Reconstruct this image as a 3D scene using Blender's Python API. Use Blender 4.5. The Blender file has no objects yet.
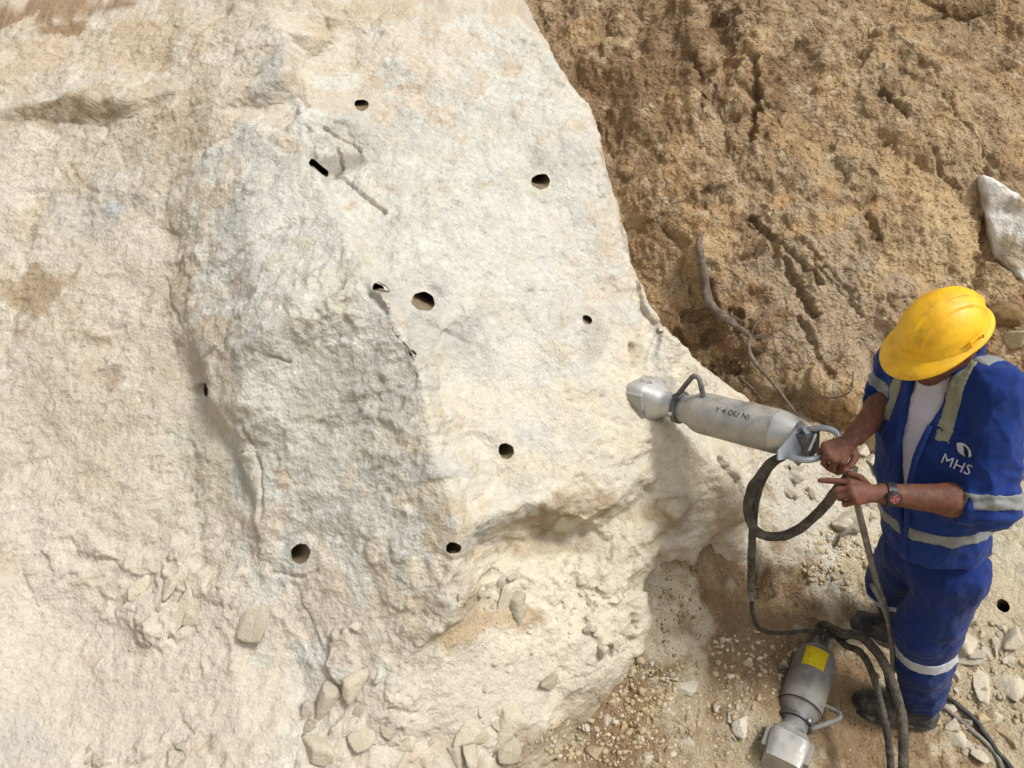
import bpy, bmesh, math, random
import numpy as np
from mathutils import Vector, Matrix, Euler
from mathutils.geometry import delaunay_2d_cdt

# ------------------------------------------------------------------ camera, world, sun, exposure
scene = bpy.context.scene
CAM_Z, PITCH, FPX = 2.45, math.radians(30), 773.0
cam_d = bpy.data.cameras.new('camera'); cam = bpy.data.objects.new('camera', cam_d)
scene.collection.objects.link(cam); scene.camera = cam
cam.location = (0, 0, CAM_Z); cam.rotation_euler = (math.radians(90) - PITCH, 0, 0)
cam_d.sensor_width = 36; cam_d.lens = FPX / 1024 * 36
cam_d.clip_start = 0.05; cam_d.clip_end = 300

SUN_EL, SUN_AZ = math.radians(59), math.radians(66)   # azimuth: where the sun stands, measured from -Y towards +X
world = bpy.data.worlds.new('World'); scene.world = world; world.use_nodes = True
wn = world.node_tree.nodes; wl = world.node_tree.links
bg = wn['Background']; sky = wn.new('ShaderNodeTexSky'); sky.sky_type = 'NISHITA'
sky.sun_disc = False; sky.sun_elevation = SUN_EL; sky.sun_rotation = math.pi - SUN_AZ
sky.air_density = 1.0; sky.dust_density = 6.0; sky.ozone_density = 0.6
hs = wn.new('ShaderNodeHueSaturation'); hs.inputs['Saturation'].default_value = 0.10
wl.new(sky.outputs[0], hs.inputs['Color']); wl.new(hs.outputs[0], bg.inputs['Color'])
bg.inputs['Strength'].default_value = 0.145
sun_d = bpy.data.lights.new('sun', 'SUN'); sun = bpy.data.objects.new('sun', sun_d)
scene.collection.objects.link(sun)
sun_d.energy = 2.15; sun_d.angle = math.radians(9); sun_d.color = (1.0, 0.985, 0.965)
sdir = Vector((math.sin(SUN_AZ) * math.cos(SUN_EL), -math.cos(SUN_AZ) * math.cos(SUN_EL), math.sin(SUN_EL)))
sun.rotation_euler = sdir.to_track_quat('Z', 'Y').to_euler(); sun.location = sdir * 30
vs = scene.view_settings
vs.view_transform = 'Standard'; vs.look = 'None'; vs.exposure = 0.20; vs.gamma = 1.0; vs.use_curve_mapping = False

# ------------------------------------------------------------------ helpers
C = scene.collection
CP, SP = math.cos(PITCH), math.sin(PITCH)
def ray(px, py):
    u = (px - 512) / FPX; v = (384 - py) / FPX
    return np.array([u, CP + v * SP, -SP + v * CP])
CAM = np.array([0, 0, CAM_Z])
def P(px, py, d):                       # a point of the place, from where the photo shows it and how far it stands
    return CAM + ray(px, py) * d
def V(px, py, d): return Vector(P(px, py, d))

def lin(c):
    c = np.asarray(c, float) / 255.0
    return np.where(c <= 0.04045, c / 12.92, ((c + 0.055) / 1.055) ** 2.4)
def A(r, g, b, k=0.80): return lin((r, g, b)) * k

rng = np.random.default_rng(11)
_perm = rng.permutation(256).astype(np.int32); _perm = np.concatenate([_perm, _perm])
_g3 = rng.normal(size=(256, 3)).astype(np.float32); _g3 /= np.linalg.norm(_g3, axis=1)[:, None]
def perlin(p):
    p = np.asarray(p, np.float32)
    i = np.floor(p).astype(np.int32); f = p - i; i &= 255
    w = f * f * f * (f * (f * 6 - 15) + 10)
    out = 0
    for dx in (0, 1):
        px_ = _perm[(i[..., 0] + dx) & 255]; wx = w[..., 0] if dx else 1 - w[..., 0]
        for dy in (0, 1):
            py_ = _perm[px_ + ((i[..., 1] + dy) & 255)]; wy = w[..., 1] if dy else 1 - w[..., 1]
            for dz in (0, 1):
                g = _g3[_perm[py_ + ((i[..., 2] + dz) & 255)]]; wz = w[..., 2] if dz else 1 - w[..., 2]
                out = out + wx * wy * wz * (g[..., 0] * (f[..., 0] - dx) + g[..., 1] * (f[..., 1] - dy) + g[..., 2] * (f[..., 2] - dz))
    return out * 1.5
def fbm(p, scale, octs, gain=0.5, ridged=False, off=0.0):
    a, s, out = 1.0, 1.0 / scale, 0
    for k in range(octs):
        n = perlin(p * s + (off + 17.3 * k))
        if ridged: n = 0.5 - np.abs(n) * 1.6
        out = out + a * n; a *= gain; s *= 2.03
    return out
def _hash(ix, iy, seed):
    h = (ix.astype(np.int64) * 374761393 + iy.astype(np.int64) * 668265263 + seed * 1442695041) & 0xffffffff
    h = ((h ^ (h >> 13)) * 1274126177) & 0xffffffff
    return h ^ (h >> 16)
def facet(x, y, cell, seed, tilt=0.8, curve=0.5, aspect=1.0, ang=0.0):
    """chipped, faceted stone: the upper envelope of randomly tilted planes, one per cell; returns metres"""
    ca, sa = math.cos(ang), math.sin(ang)
    X = (x * ca + y * sa) / cell; Y = (-x * sa + y * ca) / (cell * aspect)
    ix, iy = np.floor(X).astype(np.int64), np.floor(Y).astype(np.int64)
    best = np.full(X.shape, -9.0)
    for dx in (-1, 0, 1):
        for dy in (-1, 0, 1):
            h = _hash(ix + dx, iy + dy, seed)
            r1 = (h & 1023) / 1023.0; r2 = ((h >> 10) & 1023) / 1023.0; r3 = ((h >> 20) & 1023) / 1023.0
            h2 = _hash(ix + dx, iy + dy, seed + 77); r4 = (h2 & 1023) / 1023.0; r5 = ((h2 >> 10) & 1023) / 1023.0
            ex = X - (ix + dx + r1); ey = Y - (iy + dy + r2)
            v = (r3 - 0.5) * 0.7 + tilt * ((r4 - 0.5) * ex + (r5 - 0.5) * ey) - curve * (ex * ex + ey * ey)
            best = np.maximum(best, v)
    return best * cell
def smooth(a, b, x):
    t = np.clip((x - a) / (b - a), 0, 1); return t * t * (3 - 2 * t)
def blur(a, n):
    for _ in range(n):
        a = np.pad(a, 1, mode='edge')
        a = (a[:-2] + 2 * a[1:-1] + a[2:]) / 4
        a = (a[:, :-2] + 2 * a[:, 1:-1] + a[:, 2:]) / 4
    return a

def tag(o, label=None, cat=None, group=None, kind=None):
    if label: o['label'] = label
    if cat: o['category'] = cat
    if group: o['group'] = group
    if kind: o['kind'] = kind
    return o
def mesh_obj(name, verts, faces, mat, parent=None, smooth_=True, col=None):
    me = bpy.data.meshes.new(name)
    verts = np.asarray(verts, np.float32)
    if isinstance(faces, np.ndarray):
        n, k = faces.shape
        me.vertices.add(len(verts)); me.vertices.foreach_set('co', verts.ravel())
        me.loops.add(n * k); me.loops.foreach_set('vertex_index', faces.astype(np.int32).ravel())
        me.polygons.add(n); me.polygons.foreach_set('loop_start', np.arange(0, n * k, k, dtype=np.int32))
        me.update(calc_edges=True); me.validate()
    else:
        me.from_pydata([tuple(map(float, v)) for v in verts], [], faces); me.update()
    if smooth_: me.polygons.foreach_set('use_smooth', np.ones(len(me.polygons), bool))
    if col is not None:
        at = me.color_attributes.new('albedo', 'FLOAT_COLOR', 'POINT')
        cc = np.ones((len(verts), 4), np.float32); cc[:, :3] = col
        at.data.foreach_set('color', cc.ravel())
    if mat: me.materials.append(mat)
    o = bpy.data.objects.new(name, me); C.objects.link(o)
    if parent: o.parent = parent
    return o
def empty(name, loc=(0, 0, 0)):
    o = bpy.data.objects.new(name, None); o.empty_display_size = 0.1; C.objects.link(o); o.location = loc
    return o

# ------------------------------------------------------------------ materials
class NT:
    def __init__(s, name):
        s.m = bpy.data.materials.new(name); s.m.use_nodes = True
        s.t = s.m.node_tree; s.b = s.t.nodes['Principled BSDF']
        s.co = s.t.nodes.new('ShaderNodeTexCoord').outputs['Object']
    def n(s, typ, **kw):
        nd = s.t.nodes.new(typ)
        for k, v in kw.items():
            if k in nd.inputs.keys(): s.set(nd.inputs[k], v)
            else: setattr(nd, k, v)
        return nd
    def set(s, inp, v):
        if hasattr(v, 'links'): s.t.links.new(v, inp)
        else: inp.default_value = v
    def noise(s, scale, detail=6, rough=0.6, dist=0.0, vec=None):
        return s.n('ShaderNodeTexNoise', Vector=vec or s.co, Scale=scale, Detail=detail, Roughness=rough, Distortion=dist).outputs['Fac']
    def ramp(s, fac, stops):
        nd = s.t.nodes.new('ShaderNodeValToRGB'); s.set(nd.inputs[0], fac)
        cr = nd.color_ramp
        while len(cr.elements) < len(stops): cr.elements.new(0.5)
        for e, (p_, c_) in zip(cr.elements, stops):
            e.position = p_; e.color = (*c_, 1) if hasattr(c_, '__len__') else (c_, c_, c_, 1)
        return nd.outputs[0]
    def mix(s, a, b, fac, mode='MIX'):
        nd = s.t.nodes.new('ShaderNodeMix'); nd.data_type = 'RGBA'; nd.blend_type = mode
        s.set(nd.inputs[0], fac)
        for i, v in ((6, a), (7, b)):
            if not hasattr(v, 'links') and len(v) == 3: v = (*v, 1)
            s.set(nd.inputs[i], v)
        return nd.outputs[2]
    def math(s, op, a, b=0.0):
        nd = s.t.nodes.new('ShaderNodeMath'); nd.operation = op; s.set(nd.inputs[0], a); s.set(nd.inputs[1], b); return nd.outputs[0]
    def bump(s, h, strength, dist, prev=None):
        nd = s.n('ShaderNodeBump', Height=h, Strength=strength, Distance=dist)
        if prev is not None: s.set(nd.inputs['Normal'], prev)
        return nd.outputs[0]
    def fin(s, col=None, rough=0.9, metal=0.0, normal=None, spec=0.3):
        if col is not None:
            if not hasattr(col, 'links') and len(col) == 3: col = (*col, 1)
            s.set(s.b.inputs['Base Color'], col)
        s.set(s.b.inputs['Roughness'], rough); s.set(s.b.inputs['Metallic'], metal)
        s.b.inputs['Specular IOR Level'].default_value = spec
        if normal is not None: s.set(s.b.inputs['Normal'], normal)
        return s.m

def earth_mat(name, bumps, mott, speck=0.0, speckcol=(.8, .78, .7), streak=None, chips=()):
    t = NT(name)
    base = t.n('ShaderNodeAttribute', attribute_name='albedo').outputs['Color']
    m = t.noise(9, 8, 0.65, 0.4)
    m2 = t.noise(120, 5, 0.75)
    c = t.mix(base, t.ramp(m, [(0.3, 1 - mott), (0.5, 1.0), (0.72, 1 + mott * 0.7)]), 1.0, 'MULTIPLY')
    c = t.mix(c, t.ramp(m2, [(0.3, 1 - mott * 1.9), (0.52, 1.0), (0.72, 1 + mott * 0.9)]), 1.0, 'MULTIPLY')
    if speck:
        v = t.n('ShaderNodeTexVoronoi', Vector=t.co, Scale=95.0, Randomness=1.0)
        sel = t.math('MULTIPLY', t.math('LESS_THAN', v.outputs['Distance'], 0.33), t.math('GREATER_THAN', t.n('ShaderNodeSeparateColor', Color=v.outputs['Color']).outputs[0], 1 - speck))
        c = t.mix(c, speckcol, t.math('MULTIPLY', sel, 0.6))
    nrm = None
    for sc, st, di, dt in bumps:
        h = t.noise(sc, dt, 0.68, 0.3)
        nrm = t.bump(h, st, di, nrm)
    for sc, st, di in chips:      # small broken flakes and clods
        w = t.n('ShaderNodeTexNoise', Vector=t.co, Scale=sc * .6, Detail=3.0).outputs['Color']
        vm = t.t.nodes.new('ShaderNodeVectorMath'); vm.operation = 'MULTIPLY_ADD'; t.set(vm.inputs[0], w); vm.inputs[1].default_value = (.9 / sc,) * 3; t.set(vm.inputs[2], t.co)
        v = t.n('ShaderNodeTexVoronoi', Vector=vm.outputs[0], Scale=sc); v.feature = 'F1'
        nrm = t.bump(v.outputs['Distance'], st, di, nrm)
    return t.fin(c, 0.95, 0, nrm, 0.15)

# ------------------------------------------------------------------ terrain fields
class Field:
    """a height field over a plane of the place: sheet point = o + s*es + t*et + h*en"""
    def __init__(s, tilt_deg, horizontal=False):
        if horizontal:
            s.es, s.et, s.en = np.array([1., 0, 0]), np.array([0, 1., 0]), np.array([0, 0, 1.]); s.o = np.zeros(3)
        else:
            a = math.radians(tilt_deg)
            s.es = np.array([1., 0, 0]); s.et = np.array([0, math.sin(a), math.cos(a)])
            s.en = -np.array([0, math.cos(a), -math.sin(a)]); s.o = CAM.copy()
    def loc(s, p):
        q = np.asarray(p) - s.o; return q @ s.es, q @ s.et, q @ s.en
    def wor(s, S, T, H):
        return s.o + S[..., None] * s.es + T[..., None] * s.et + H[..., None] * s.en
    def grid(s, s0, s1, t0, t1, step, far=5.0):
        def ax(a, b):
            core = np.arange(a, b, step); out = []; x = 0.0; st = step
            while x < far: st *= 1.35; x += st; out.append(x)
            out = np.array(out)
            return np.concatenate([a - out[::-1], core, core[-1] + out])
        s.sa, s.ta = ax(s0, s1), ax(t0, t1)
        s.S, s.T = np.meshgrid(s.sa, s.ta)
    def interp_controls(s, pts, lines, S, T):
        vv, hh, ed = [], [], []
        def add(p):
            a, b, h = s.loc(P(*p)); vv.append(Vector((a, b))); hh.append(h); return len(vv) - 1
        for p in pts: add(p)
        for ln in lines:
            ids = [add(p) for p in ln]; ed += list(zip(ids[:-1], ids[1:]))
        r = delaunay_2d_cdt(vv, ed, [], 0, 1e-5)
        hv = np.array([np.mean([hh[k] for k in orig]) if orig else np.nan for orig in r[3]])
        nv = np.array([[v.x, v.y] for v in r[0]])
        known = ~np.isnan(hv)
        for k in np.where(~known)[0]:
            d = np.hypot(*(nv[known] - nv[k]).T); w = 1 / (d + 1e-4) ** 3; hv[k] = (w * hv[known]).sum() / w.sum()
        # far surroundings: nearest control, flattened
        H = np.full(S.shape, np.nan)
        Sf, Tf = S.ravel(), T.ravel(); Hf = H.ravel()
        for f in r[2]:
            (x0, y0), (x1, y1), (x2, y2) = nv[f[0]], nv[f[1]], nv[f[2]]
            den = (y1 - y2) * (x0 - x2) + (x2 - x1) * (y0 - y2)
            if abs(den) < 1e-9: continue
            idx = np.where((Sf >= min(x0, x1, x2)) & (Sf <= max(x0, x1, x2)) & (Tf >= min(y0, y1, y2)) & (Tf <= max(y0, y1, y2)))[0]
            if not len(idx): continue
            a = ((y1 - y2) * (Sf[idx] - x2) + (x2 - x1) * (Tf[idx] - y2)) / den
            b = ((y2 - y0) * (Sf[idx] - x2) + (x0 - x2) * (Tf[idx] - y2)) / den
            c = 1 - a - b; ok = (a >= -1e-4) & (b >= -1e-4) & (c >= -1e-4)
            Hf[idx[ok]] = (a * hv[f[0]] + b * hv[f[1]] + c * hv[f[2]])[ok]
        H = Hf.reshape(S.shape)
        bad = np.isnan(H)
        if bad.any():
            q = np.stack([S[bad], T[bad]], -1); d = ((q[:, None] - nv[None]) ** 2).sum(-1)
            w = 1 / (d + 0.02) ** 2; H[bad] = (w * hv).sum(1) / w.sum(1)
        return H
    def normals(s, W):
        du = np.gradient(W, axis=1); dv = np.gradient(W, axis=0)
        n = np.cross(du, dv); n /= np.linalg.norm(n, axis=-1)[..., None] + 1e-12
        sg = np.sign(n @ s.en); sg[sg == 0] = 1
        return n * sg[..., None]
    def finish(s, W):
        s.W = W; s.H = (W - s.o) @ s.en; s.N = s.normals(W)
    def h_at(s, a, b):
        i = np.clip(np.searchsorted(s.sa, a) - 1, 0, len(s.sa) - 2); j = np.clip(np.searchsorted(s.ta, b) - 1, 0, len(s.ta) - 2)
        fx = np.clip((a - s.sa[i]) / (s.sa[i + 1] - s.sa[i]), 0, 1); fy = np.clip((b - s.ta[j]) / (s.ta[j + 1] - s.ta[j]), 0, 1)
        H = s.H
        return (H[j, i] * (1 - fx) * (1 - fy) + H[j, i + 1] * fx * (1 - fy) + H[j + 1, i] * (1 - fx) * fy + H[j + 1, i + 1] * fx * fy)
    def quads(s):
        nt, ns = s.S.shape; k = np.arange(nt * ns).reshape(nt, ns)
        return np.stack([k[:-1, :-1], k[:-1, 1:], k[1:, 1:], k[1:, :-1]], -1).reshape(-1, 4)
    def blob(s, px, py, rx, ry=None, ang=0.0, soft=0.5, warp=None):
        """0..1 patch lying on the surface around the spot seen at px,py; radii in photo pixels at that distance"""
        ry = ry or rx
        p, n, f, d = hit(px, py, [s]); a, b, _ = s.loc(p); k = d / FPX
        dx, dy = (s.S - a) / k, (s.T - b) / k
        if s.en[2] == 1.0: dy = dy * 0.72
        if warp is not None: dx = dx + warp[0] * rx; dy = dy + warp[1] * ry
        ca, sa = math.cos(ang), math.sin(ang)
        x, y = dx * ca + dy * sa, -dx * sa + dy * ca
        r = np.sqrt((x / rx) ** 2 + (y / ry) ** 2)
        return 1 - smooth(1 - soft, 1 + soft * 0.6, r)
_ds = np.arange(1.2, 7.0, 0.004)
def hit(px, py, fields):
    """first surface met along the sight line through px,py -> point, normal, field, distance"""
    best = None; r = ray(px, py); pts = CAM + _ds[:, None] * r
    for f in fields:
        a, b, h = f.loc(pts); below = h < f.h_at(a, b)
        k = np.argmax(below)
        if below[k] and (best is None or _ds[k] < best[3]):
            i = np.clip(np.searchsorted(f.sa, a[k]), 0, len(f.sa) - 1); j = np.clip(np.searchsorted(f.ta, b[k]), 0, len(f.ta) - 1)
            best = (pts[k], f.N[j, i], f, _ds[k])
    return best
def lerpc(col, c, m): return col + (np.asarray(c) - col) * m[..., None]
# ------------------------------------------------------------------ pale limestone face
rock = Field(35)
rock.grid(-2.15, 1.25, -1.35, 1.75, 0.0056, 4.0)
S, T = rock.S, rock.T
# drilled bores: px, py, radius px, lean of the bore as it goes in (right, up)
HOLES = [(362, 105, 7.0, -.32, .30), (541, 181, 9.0, -.30, .30), (424, 301, 10.5, .10, .30), (587, 320, 5.0, .1, .5), (506, 451, 7.8, -.42, .35), (302, 553, 10.0, -.40, .30), (453, 547, 6.0, -.5, .1),
         (319, 168, 6.0, -.1, .1), (378, 285, 6.0, -.1, .1), (204, 390, 6.5, .1, .1), (411, 353, 3.8, 0, .1)]
rock_pts = [(-500, -350, 4.6), (-500, 200, 3.0), (-500, 500, 2.6), (-500, 1100, 1.9), (900, -400, 7), (1000, 0, 7), (1100, 300, 6.5), (1200, 700, 5.5), (1200, 1100, 4.5), (200, -400, 4.8), (0, -150, 3.9), (0, 1100, 1.8), (500, 1100, 1.9),
    (0, 0, 3.30), (95, 0, 3.3), (170, 0, 3.22), (60, 60, 3.12), (150, 60, 3.05), (0, 200, 2.86), (60, 165, 2.93), (130, 150, 2.88), (170, 175, 2.78), (100, 250, 2.74), (0, 300, 2.72),
    (40, 290, 2.72), (75, 340, 2.64), (0, 420, 2.58), (100, 420, 2.56), (165, 260, 2.68), (170, 330, 2.61), (0, 550, 2.44), (90, 520, 2.48), (180, 470, 2.52),
    (0, 660, 2.33), (0, 768, 2.2), (80, 640, 2.38), (150, 590, 2.43), (200, 540, 2.46), (120, 700, 2.29), (200, 700, 2.27), (230, 640, 2.33),
    (250, 760, 2.17), (150, 768, 2.2), (330, 350, 2.30), (290, 360, 2.33), (350, 450, 2.29), (300, 530, 2.335), (380, 560, 2.265), (390, 400, 2.255), (300, 460, 2.345),
    (250, 250, 2.50), (290, 230, 2.52), (250, 180, 2.60), (280, 140, 2.66), (235, 60, 2.92), (200, 40, 3.02), (230, 0, 3.12), (190, 90, 2.90),
    (310, 60, 2.98), (350, 40, 3.08), (400, 0, 3.2), (470, 0, 3.26), (400, 70, 2.98), (362, 105, 2.90), (400, 170, 2.74), (350, 120, 2.84), (330, 150, 2.80), (480, 90, 3.0),
    (430, 240, 2.58), (400, 240, 2.55), (480, 230, 2.66), (541, 181, 2.82), (560, 120, 2.95), (500, 40, 3.16), (460, 310, 2.50), (440, 380, 2.42), (520, 300, 2.60), (560, 330, 2.60),
    (520, 400, 2.48), (470, 420, 2.38), (500, 480, 2.40), (570, 400, 2.52), (570, 460, 2.46), (530, 460, 2.42), (620, 470, 2.52), (590, 250, 2.75), (600, 340, 2.66),
    (345, 640, 2.275), (410, 600, 2.24), (300, 620, 2.325), (400, 660, 2.24), (440, 700, 2.27), (380, 720, 2.22), (330, 740, 2.19), (470, 740, 2.30), (510, 700, 2.38), (540, 740, 2.40),
    (490, 650, 2.36), (530, 620, 2.46), (560, 580, 2.52), (620, 560, 2.58), (600, 600, 2.56), (600, 650, 2.52), (560, 680, 2.46), (480, 600, 2.40), (500, 560, 2.45),
    (560, 545, 2.55), (640, 540, 2.60), (530, 760, 2.42)]
rock_lines = [
    [(250, -60, 3.2), (262, 5, 3.02), (285, 30, 2.86), (290, 75, 2.76), (300, 110, 2.68), (314, 160, 2.60), (330, 215, 2.50), (345, 240, 2.42), (385, 288, 2.27), (405, 330, 2.245), (415, 355, 2.235), (427, 400, 2.22), (442, 470, 2.20), (462, 525, 2.17), (452, 560, 2.19), (450, 622, 2.21)],   # prow
    [(296, 75, 2.86), (303, 108, 2.80), (320, 160, 2.745), (338, 205, 2.62), (360, 235, 2.56), (397, 285, 2.44), (417, 328, 2.40), (427, 355, 2.36), (440, 400, 2.31), (456, 470, 2.265), (474, 524, 2.24), (468, 560, 2.28), (460, 622, 2.28)],   # foot of the step right of the prow
    [(256, 12, 3.0), (236, 60, 2.88), (212, 110, 2.76), (206, 180, 2.66), (200, 260, 2.58), (195, 330, 2.52), (206, 392, 2.43), (240, 436, 2.40), (262, 500, 2.375), (266, 560, 2.36), (275, 610, 2.33), (330, 682, 2.26)],  # left rim of the block
    [(238, 5, 3.05), (218, 58, 2.93), (200, 110, 2.80), (190, 180, 2.705), (185, 260, 2.62), (184, 330, 2.57), (198, 396, 2.55), (234, 442, 2.475), (256, 503, 2.41), (259, 560, 2.372), (268, 611, 2.338), (318, 697, 2.265)],  # slope left of it
    [(212, 345, 2.43), (235, 350, 2.33), (262, 335, 2.30), (300, 308, 2.285), (330, 306, 2.275), (352, 290, 2.28), (385, 288, 2.27)],   # brow over the lower face
    [(222, 395, 2.41), (250, 410, 2.345), (300, 422, 2.325), (325, 417, 2.31), (340, 400, 2.30)],
    [(0, 112, 3.00), (35, 104, 2.96), (60, 92, 2.93), (100, 98, 2.90), (128, 100, 2.88)],           # ledge, upper left
    [(0, 124, 3.01), (35, 120, 2.99), (60, 122, 2.98), (100, 128, 2.95), (135, 116, 2.91)],
    [(510, -40, 3.5), (520, 15, 3.26), (562, 75, 3.10), (597, 118, 3.03), (604, 150, 2.98), (610, 200, 2.92), (628, 262, 2.84), (648, 305, 2.80), (672, 335, 2.82), (705, 368, 2.90), (745, 402, 2.98), (752, 425, 2.98), (750, 450, 2.96), (752, 480, 2.93), (754, 515, 2.88), (738, 548, 2.84)],   # skyline of the rock
    [(500, -40, 5.4), (515, 15, 5.2), (556, 75, 5.0), (588, 118, 4.9), (595, 150, 4.8), (602, 200, 4.7), (618, 262, 4.6), (638, 305, 4.5), (663, 335, 4.5), (700, 368, 4.5), (745, 402, 4.4), (790, 440, 4.3), (850, 500, 4.2), (900, 600, 4.1), (920, 700, 3.9)],                # far side, hidden behind it
    [(590, 150, 2.90), (598, 200, 2.83), (612, 262, 2.76), (625, 310, 2.73), (640, 350, 2.74)],      # rounded shoulder
    [(610, 180, 2.99), (622, 250, 2.90), (640, 310, 2.84), (655, 350, 2.80), (668, 372, 2.80)],      # flutes
    [(640, 395, 2.66), (655, 420, 2.63), (690, 440, 2.66), (715, 468, 2.66), (735, 500, 2.70), (742, 520, 2.74)],   # lump below the splitter
    [(655, 385, 2.80), (680, 400, 2.84), (715, 425, 2.86), (735, 465, 2.84), (752, 505, 2.82)],
    [(466, 505, 2.26), (520, 500, 2.36), (560, 512, 2.42), (590, 520, 2.45), (622, 496, 2.50), (640, 480, 2.54), (652, 452, 2.62)],   # lower lip of the face
    [(478, 545, 2.38), (520, 538, 2.50), (560, 536, 2.56), (600, 528, 2.58), (634, 505, 2.62), (662, 478, 2.66)],    # undercut
    [(655, 500, 2.66), (690, 498, 2.66), (715, 510, 2.72)],
    [(690, 545, 2.70), (720, 530, 2.78), (745, 520, 2.82)],
    [(670, 505, 2.62), (670, 528, 2.62), (656, 550, 2.63)],
    [(640, 575, 2.61), (645, 610, 2.63), (636, 650, 2.62), (598, 690, 2.58), (568, 730, 2.53), (542, 790, 2.47)],      # edge of the spur where it goes under the soil
    [(690, 562, 2.88), (664, 576, 2.95), (668, 612, 3.0), (660, 658, 2.98), (622, 704, 2.88), (592, 748, 2.78), (565, 820, 2.7)],
    [(770, 570, 3.3), (800, 640, 3.5), (800, 740, 3.5)],
]
Wb = rock.wor(S, T, 0 * S)
wx = fbm(Wb, 0.16, 5, 0.55) * 0.014; wy = fbm(Wb + 9.1, 0.16, 5, 0.55) * 0.014
H = rock.interp_controls(rock_pts, rock_lines, S + wx, T + wy)
H = blur(H, 1)
rock.finish(rock.wor(S, T, H))
W0 = rock.W
dist = (W0 - CAM) @ np.array([0, CP, -SP])
warp = (fbm(W0 + 3, 0.12, 4), fbm(W0 + 7, 0.12, 4))
B = lambda *a, **k: rock.blob(*a, warp=warp, **k)
# where the face is freshly broken and hackly, and where it is dusty
block = np.clip(B(330, 420, 110, 190, soft=.25) + B(270, 220, 70, 130, soft=.3), 0, 1)
dusty = np.clip(B(120, 690, 230, 110, soft=.4) + B(580, 600, 110, 70, .5) + B(440, 690, 100, 55), 0, 1)
face = np.clip(B(480, 200, 150, 260, -.35) + B(540, 400, 110, 130), 0, 1)
left = np.clip(1 - block - face - dusty, 0, 1)
big = facet(S + wx * .35, T + wy * .35, 0.19, 3, 1.1, 0.45, 1.3, 0.5)
mid = facet(S + wx * .3, T + wy * .3, 0.070, 5, 1.2, 0.45, 1.5, -0.5)
small = facet(S + wx * .18, T + wy * .18, 0.028, 8, 1.5, 0.40, 1.7, -0.6)
tiny = facet(S + wx * .1, T + wy * .1, 0.0125, 12, 1.5, 0.5, 1.5, -0.5)
f1 = fbm(W0, 0.30, 6, 0.52); f2 = fbm(W0 * np.array([1, 1.0, 1.6]), 0.05, 5, 0.6, ridged=True)
rub_ = 0
rub = np.clip(B(560, 610, 120, 70, .3) + B(370, 720, 90, 50) + B(150, 600, 110, 60), 0, 1)
amp_b = 0.12 * block + 0.08 * face + 0.16 * left + 0.08 * dusty
amp_m = 0.17 * block + 0.11 * face + 0.22 * left + 0.08 * dusty + .2 * rub
amp_s = 0.17 * block + 0.12 * face + 0.24 * left + 0.08 * dusty + .3 * rub
def spall(q, step, sharp=.22):      # broken-off scales: flat treads with sharp risers
    k = q / step; fl = np.floor(k); return (fl + smooth(0, sharp, k - fl) - k) * step
hk = fbm(np.stack([S * .9 + .5 * T, (T - .5 * S) * 1.7, f1 * .1], -1), .085, 7, .60)      # hackly grain running down to the right
sp = hk * (.0056 * block + .0050 * face + .0075 * left + .0028 * dusty + .004 * rub) * (.45 + .9 * smooth(-.3, .35, fbm(W0 + 71, .22, 3)))
patch = smooth(-.25, .35, fbm(W0 + 5, 0.25, 3))
streak = fbm(np.stack([(S + .55 * T) * 1.0, (T - .55 * S) * 2.4, S * 0], -1), .05, 5, .62, ridged=True)
D = big * amp_b + mid * amp_m * (.25 + patch) + small * amp_s * (.2 + patch) + tiny * 0.16 * (.2 + patch) + sp + f1 * 0.010 + f2 * 0.0012 + streak * .0010 * (block + .7 * face) + fbm(W0 + 31, .020, 3, .6) * .0018
# slabs and scales lying in the dusty slope
for (px, py, rx, ry, an, hh) in [(170, 600, 26, 20, -.9, .016), (190, 570, 20, 26, .2, .012), (226, 580, 20, 24, 0, .010), (130, 560, 30, 10, -.3, .010), (95, 545, 24, 8, -.5, .010), (120, 590, 30, 9, -.2, .008), (150, 625, 30, 12, -.6, .012), (100, 668, 26, 8, -.2, .008), (60, 560, 20, 9, -.7, .009),
                                 (195, 755, 22, 20, 0, .012), (140, 748, 30, 8, .4, .010), (340, 660, 30, 24, .6, .02), (620, 615, 34, 24, -.2, .018), (610, 570, 36, 30, .3, .012), (535, 560, 30, 16, .4, .008), (402, 745, 22, 24, .2, .012), (395, 690, 18, 26, .3, .010)]:
    r = rock.blob(px, py, rx, ry, an, 0.12, warp=(warp[0] * 1.1, warp[1] * 1.1)); D += r * hh
# hollows and cracks: px, py, rx, ry, angle, depth
for (px, py, rx, ry, an, hh, so) in [(200, 389, 12, 6, .1, .03, .4), (629, 348, 3, 5, 0, .02, .4), (648, 443, 3, 3, 0, .015, .4), (574, 80, 3, 3, 0, .01, .4),
                                     (425, 323, 60, 34, -.5, .010, .4), (590, 345, 18, 26, 0, .012, .7), (655, 345, 4, 26, -.35, .022, .5), (634, 300, 3, 22, -.3, .014, .5), (372, 295, 5, 22, .62, .014, .5), (400, 320, 5, 26, .3, .014, .5), (302, 540, 26, 12, .3, .010, .5), (650, 490, 5, 5, 0, .03, .5),
                                     (545, 170, 26, 16, .3, .006, .6), (30, 280, 26, 40, .2, .012, .7), (350, 165, 18, 10, .5, .02, .4), (670, 575, 3, 12, .2, .03, .4), (668, 532, 16, 18, .8, .03, .5), (490, 575, 9, 4, .5, .04, .3), (455, 590, 4, 16, 0, .03, .4), (636, 640, 18, 7, .6, .015, .5)]:
    D -= rock.blob(px, py, rx, ry, an, so, warp=(warp[0] * .12, warp[1] * .12)) * hh
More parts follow.
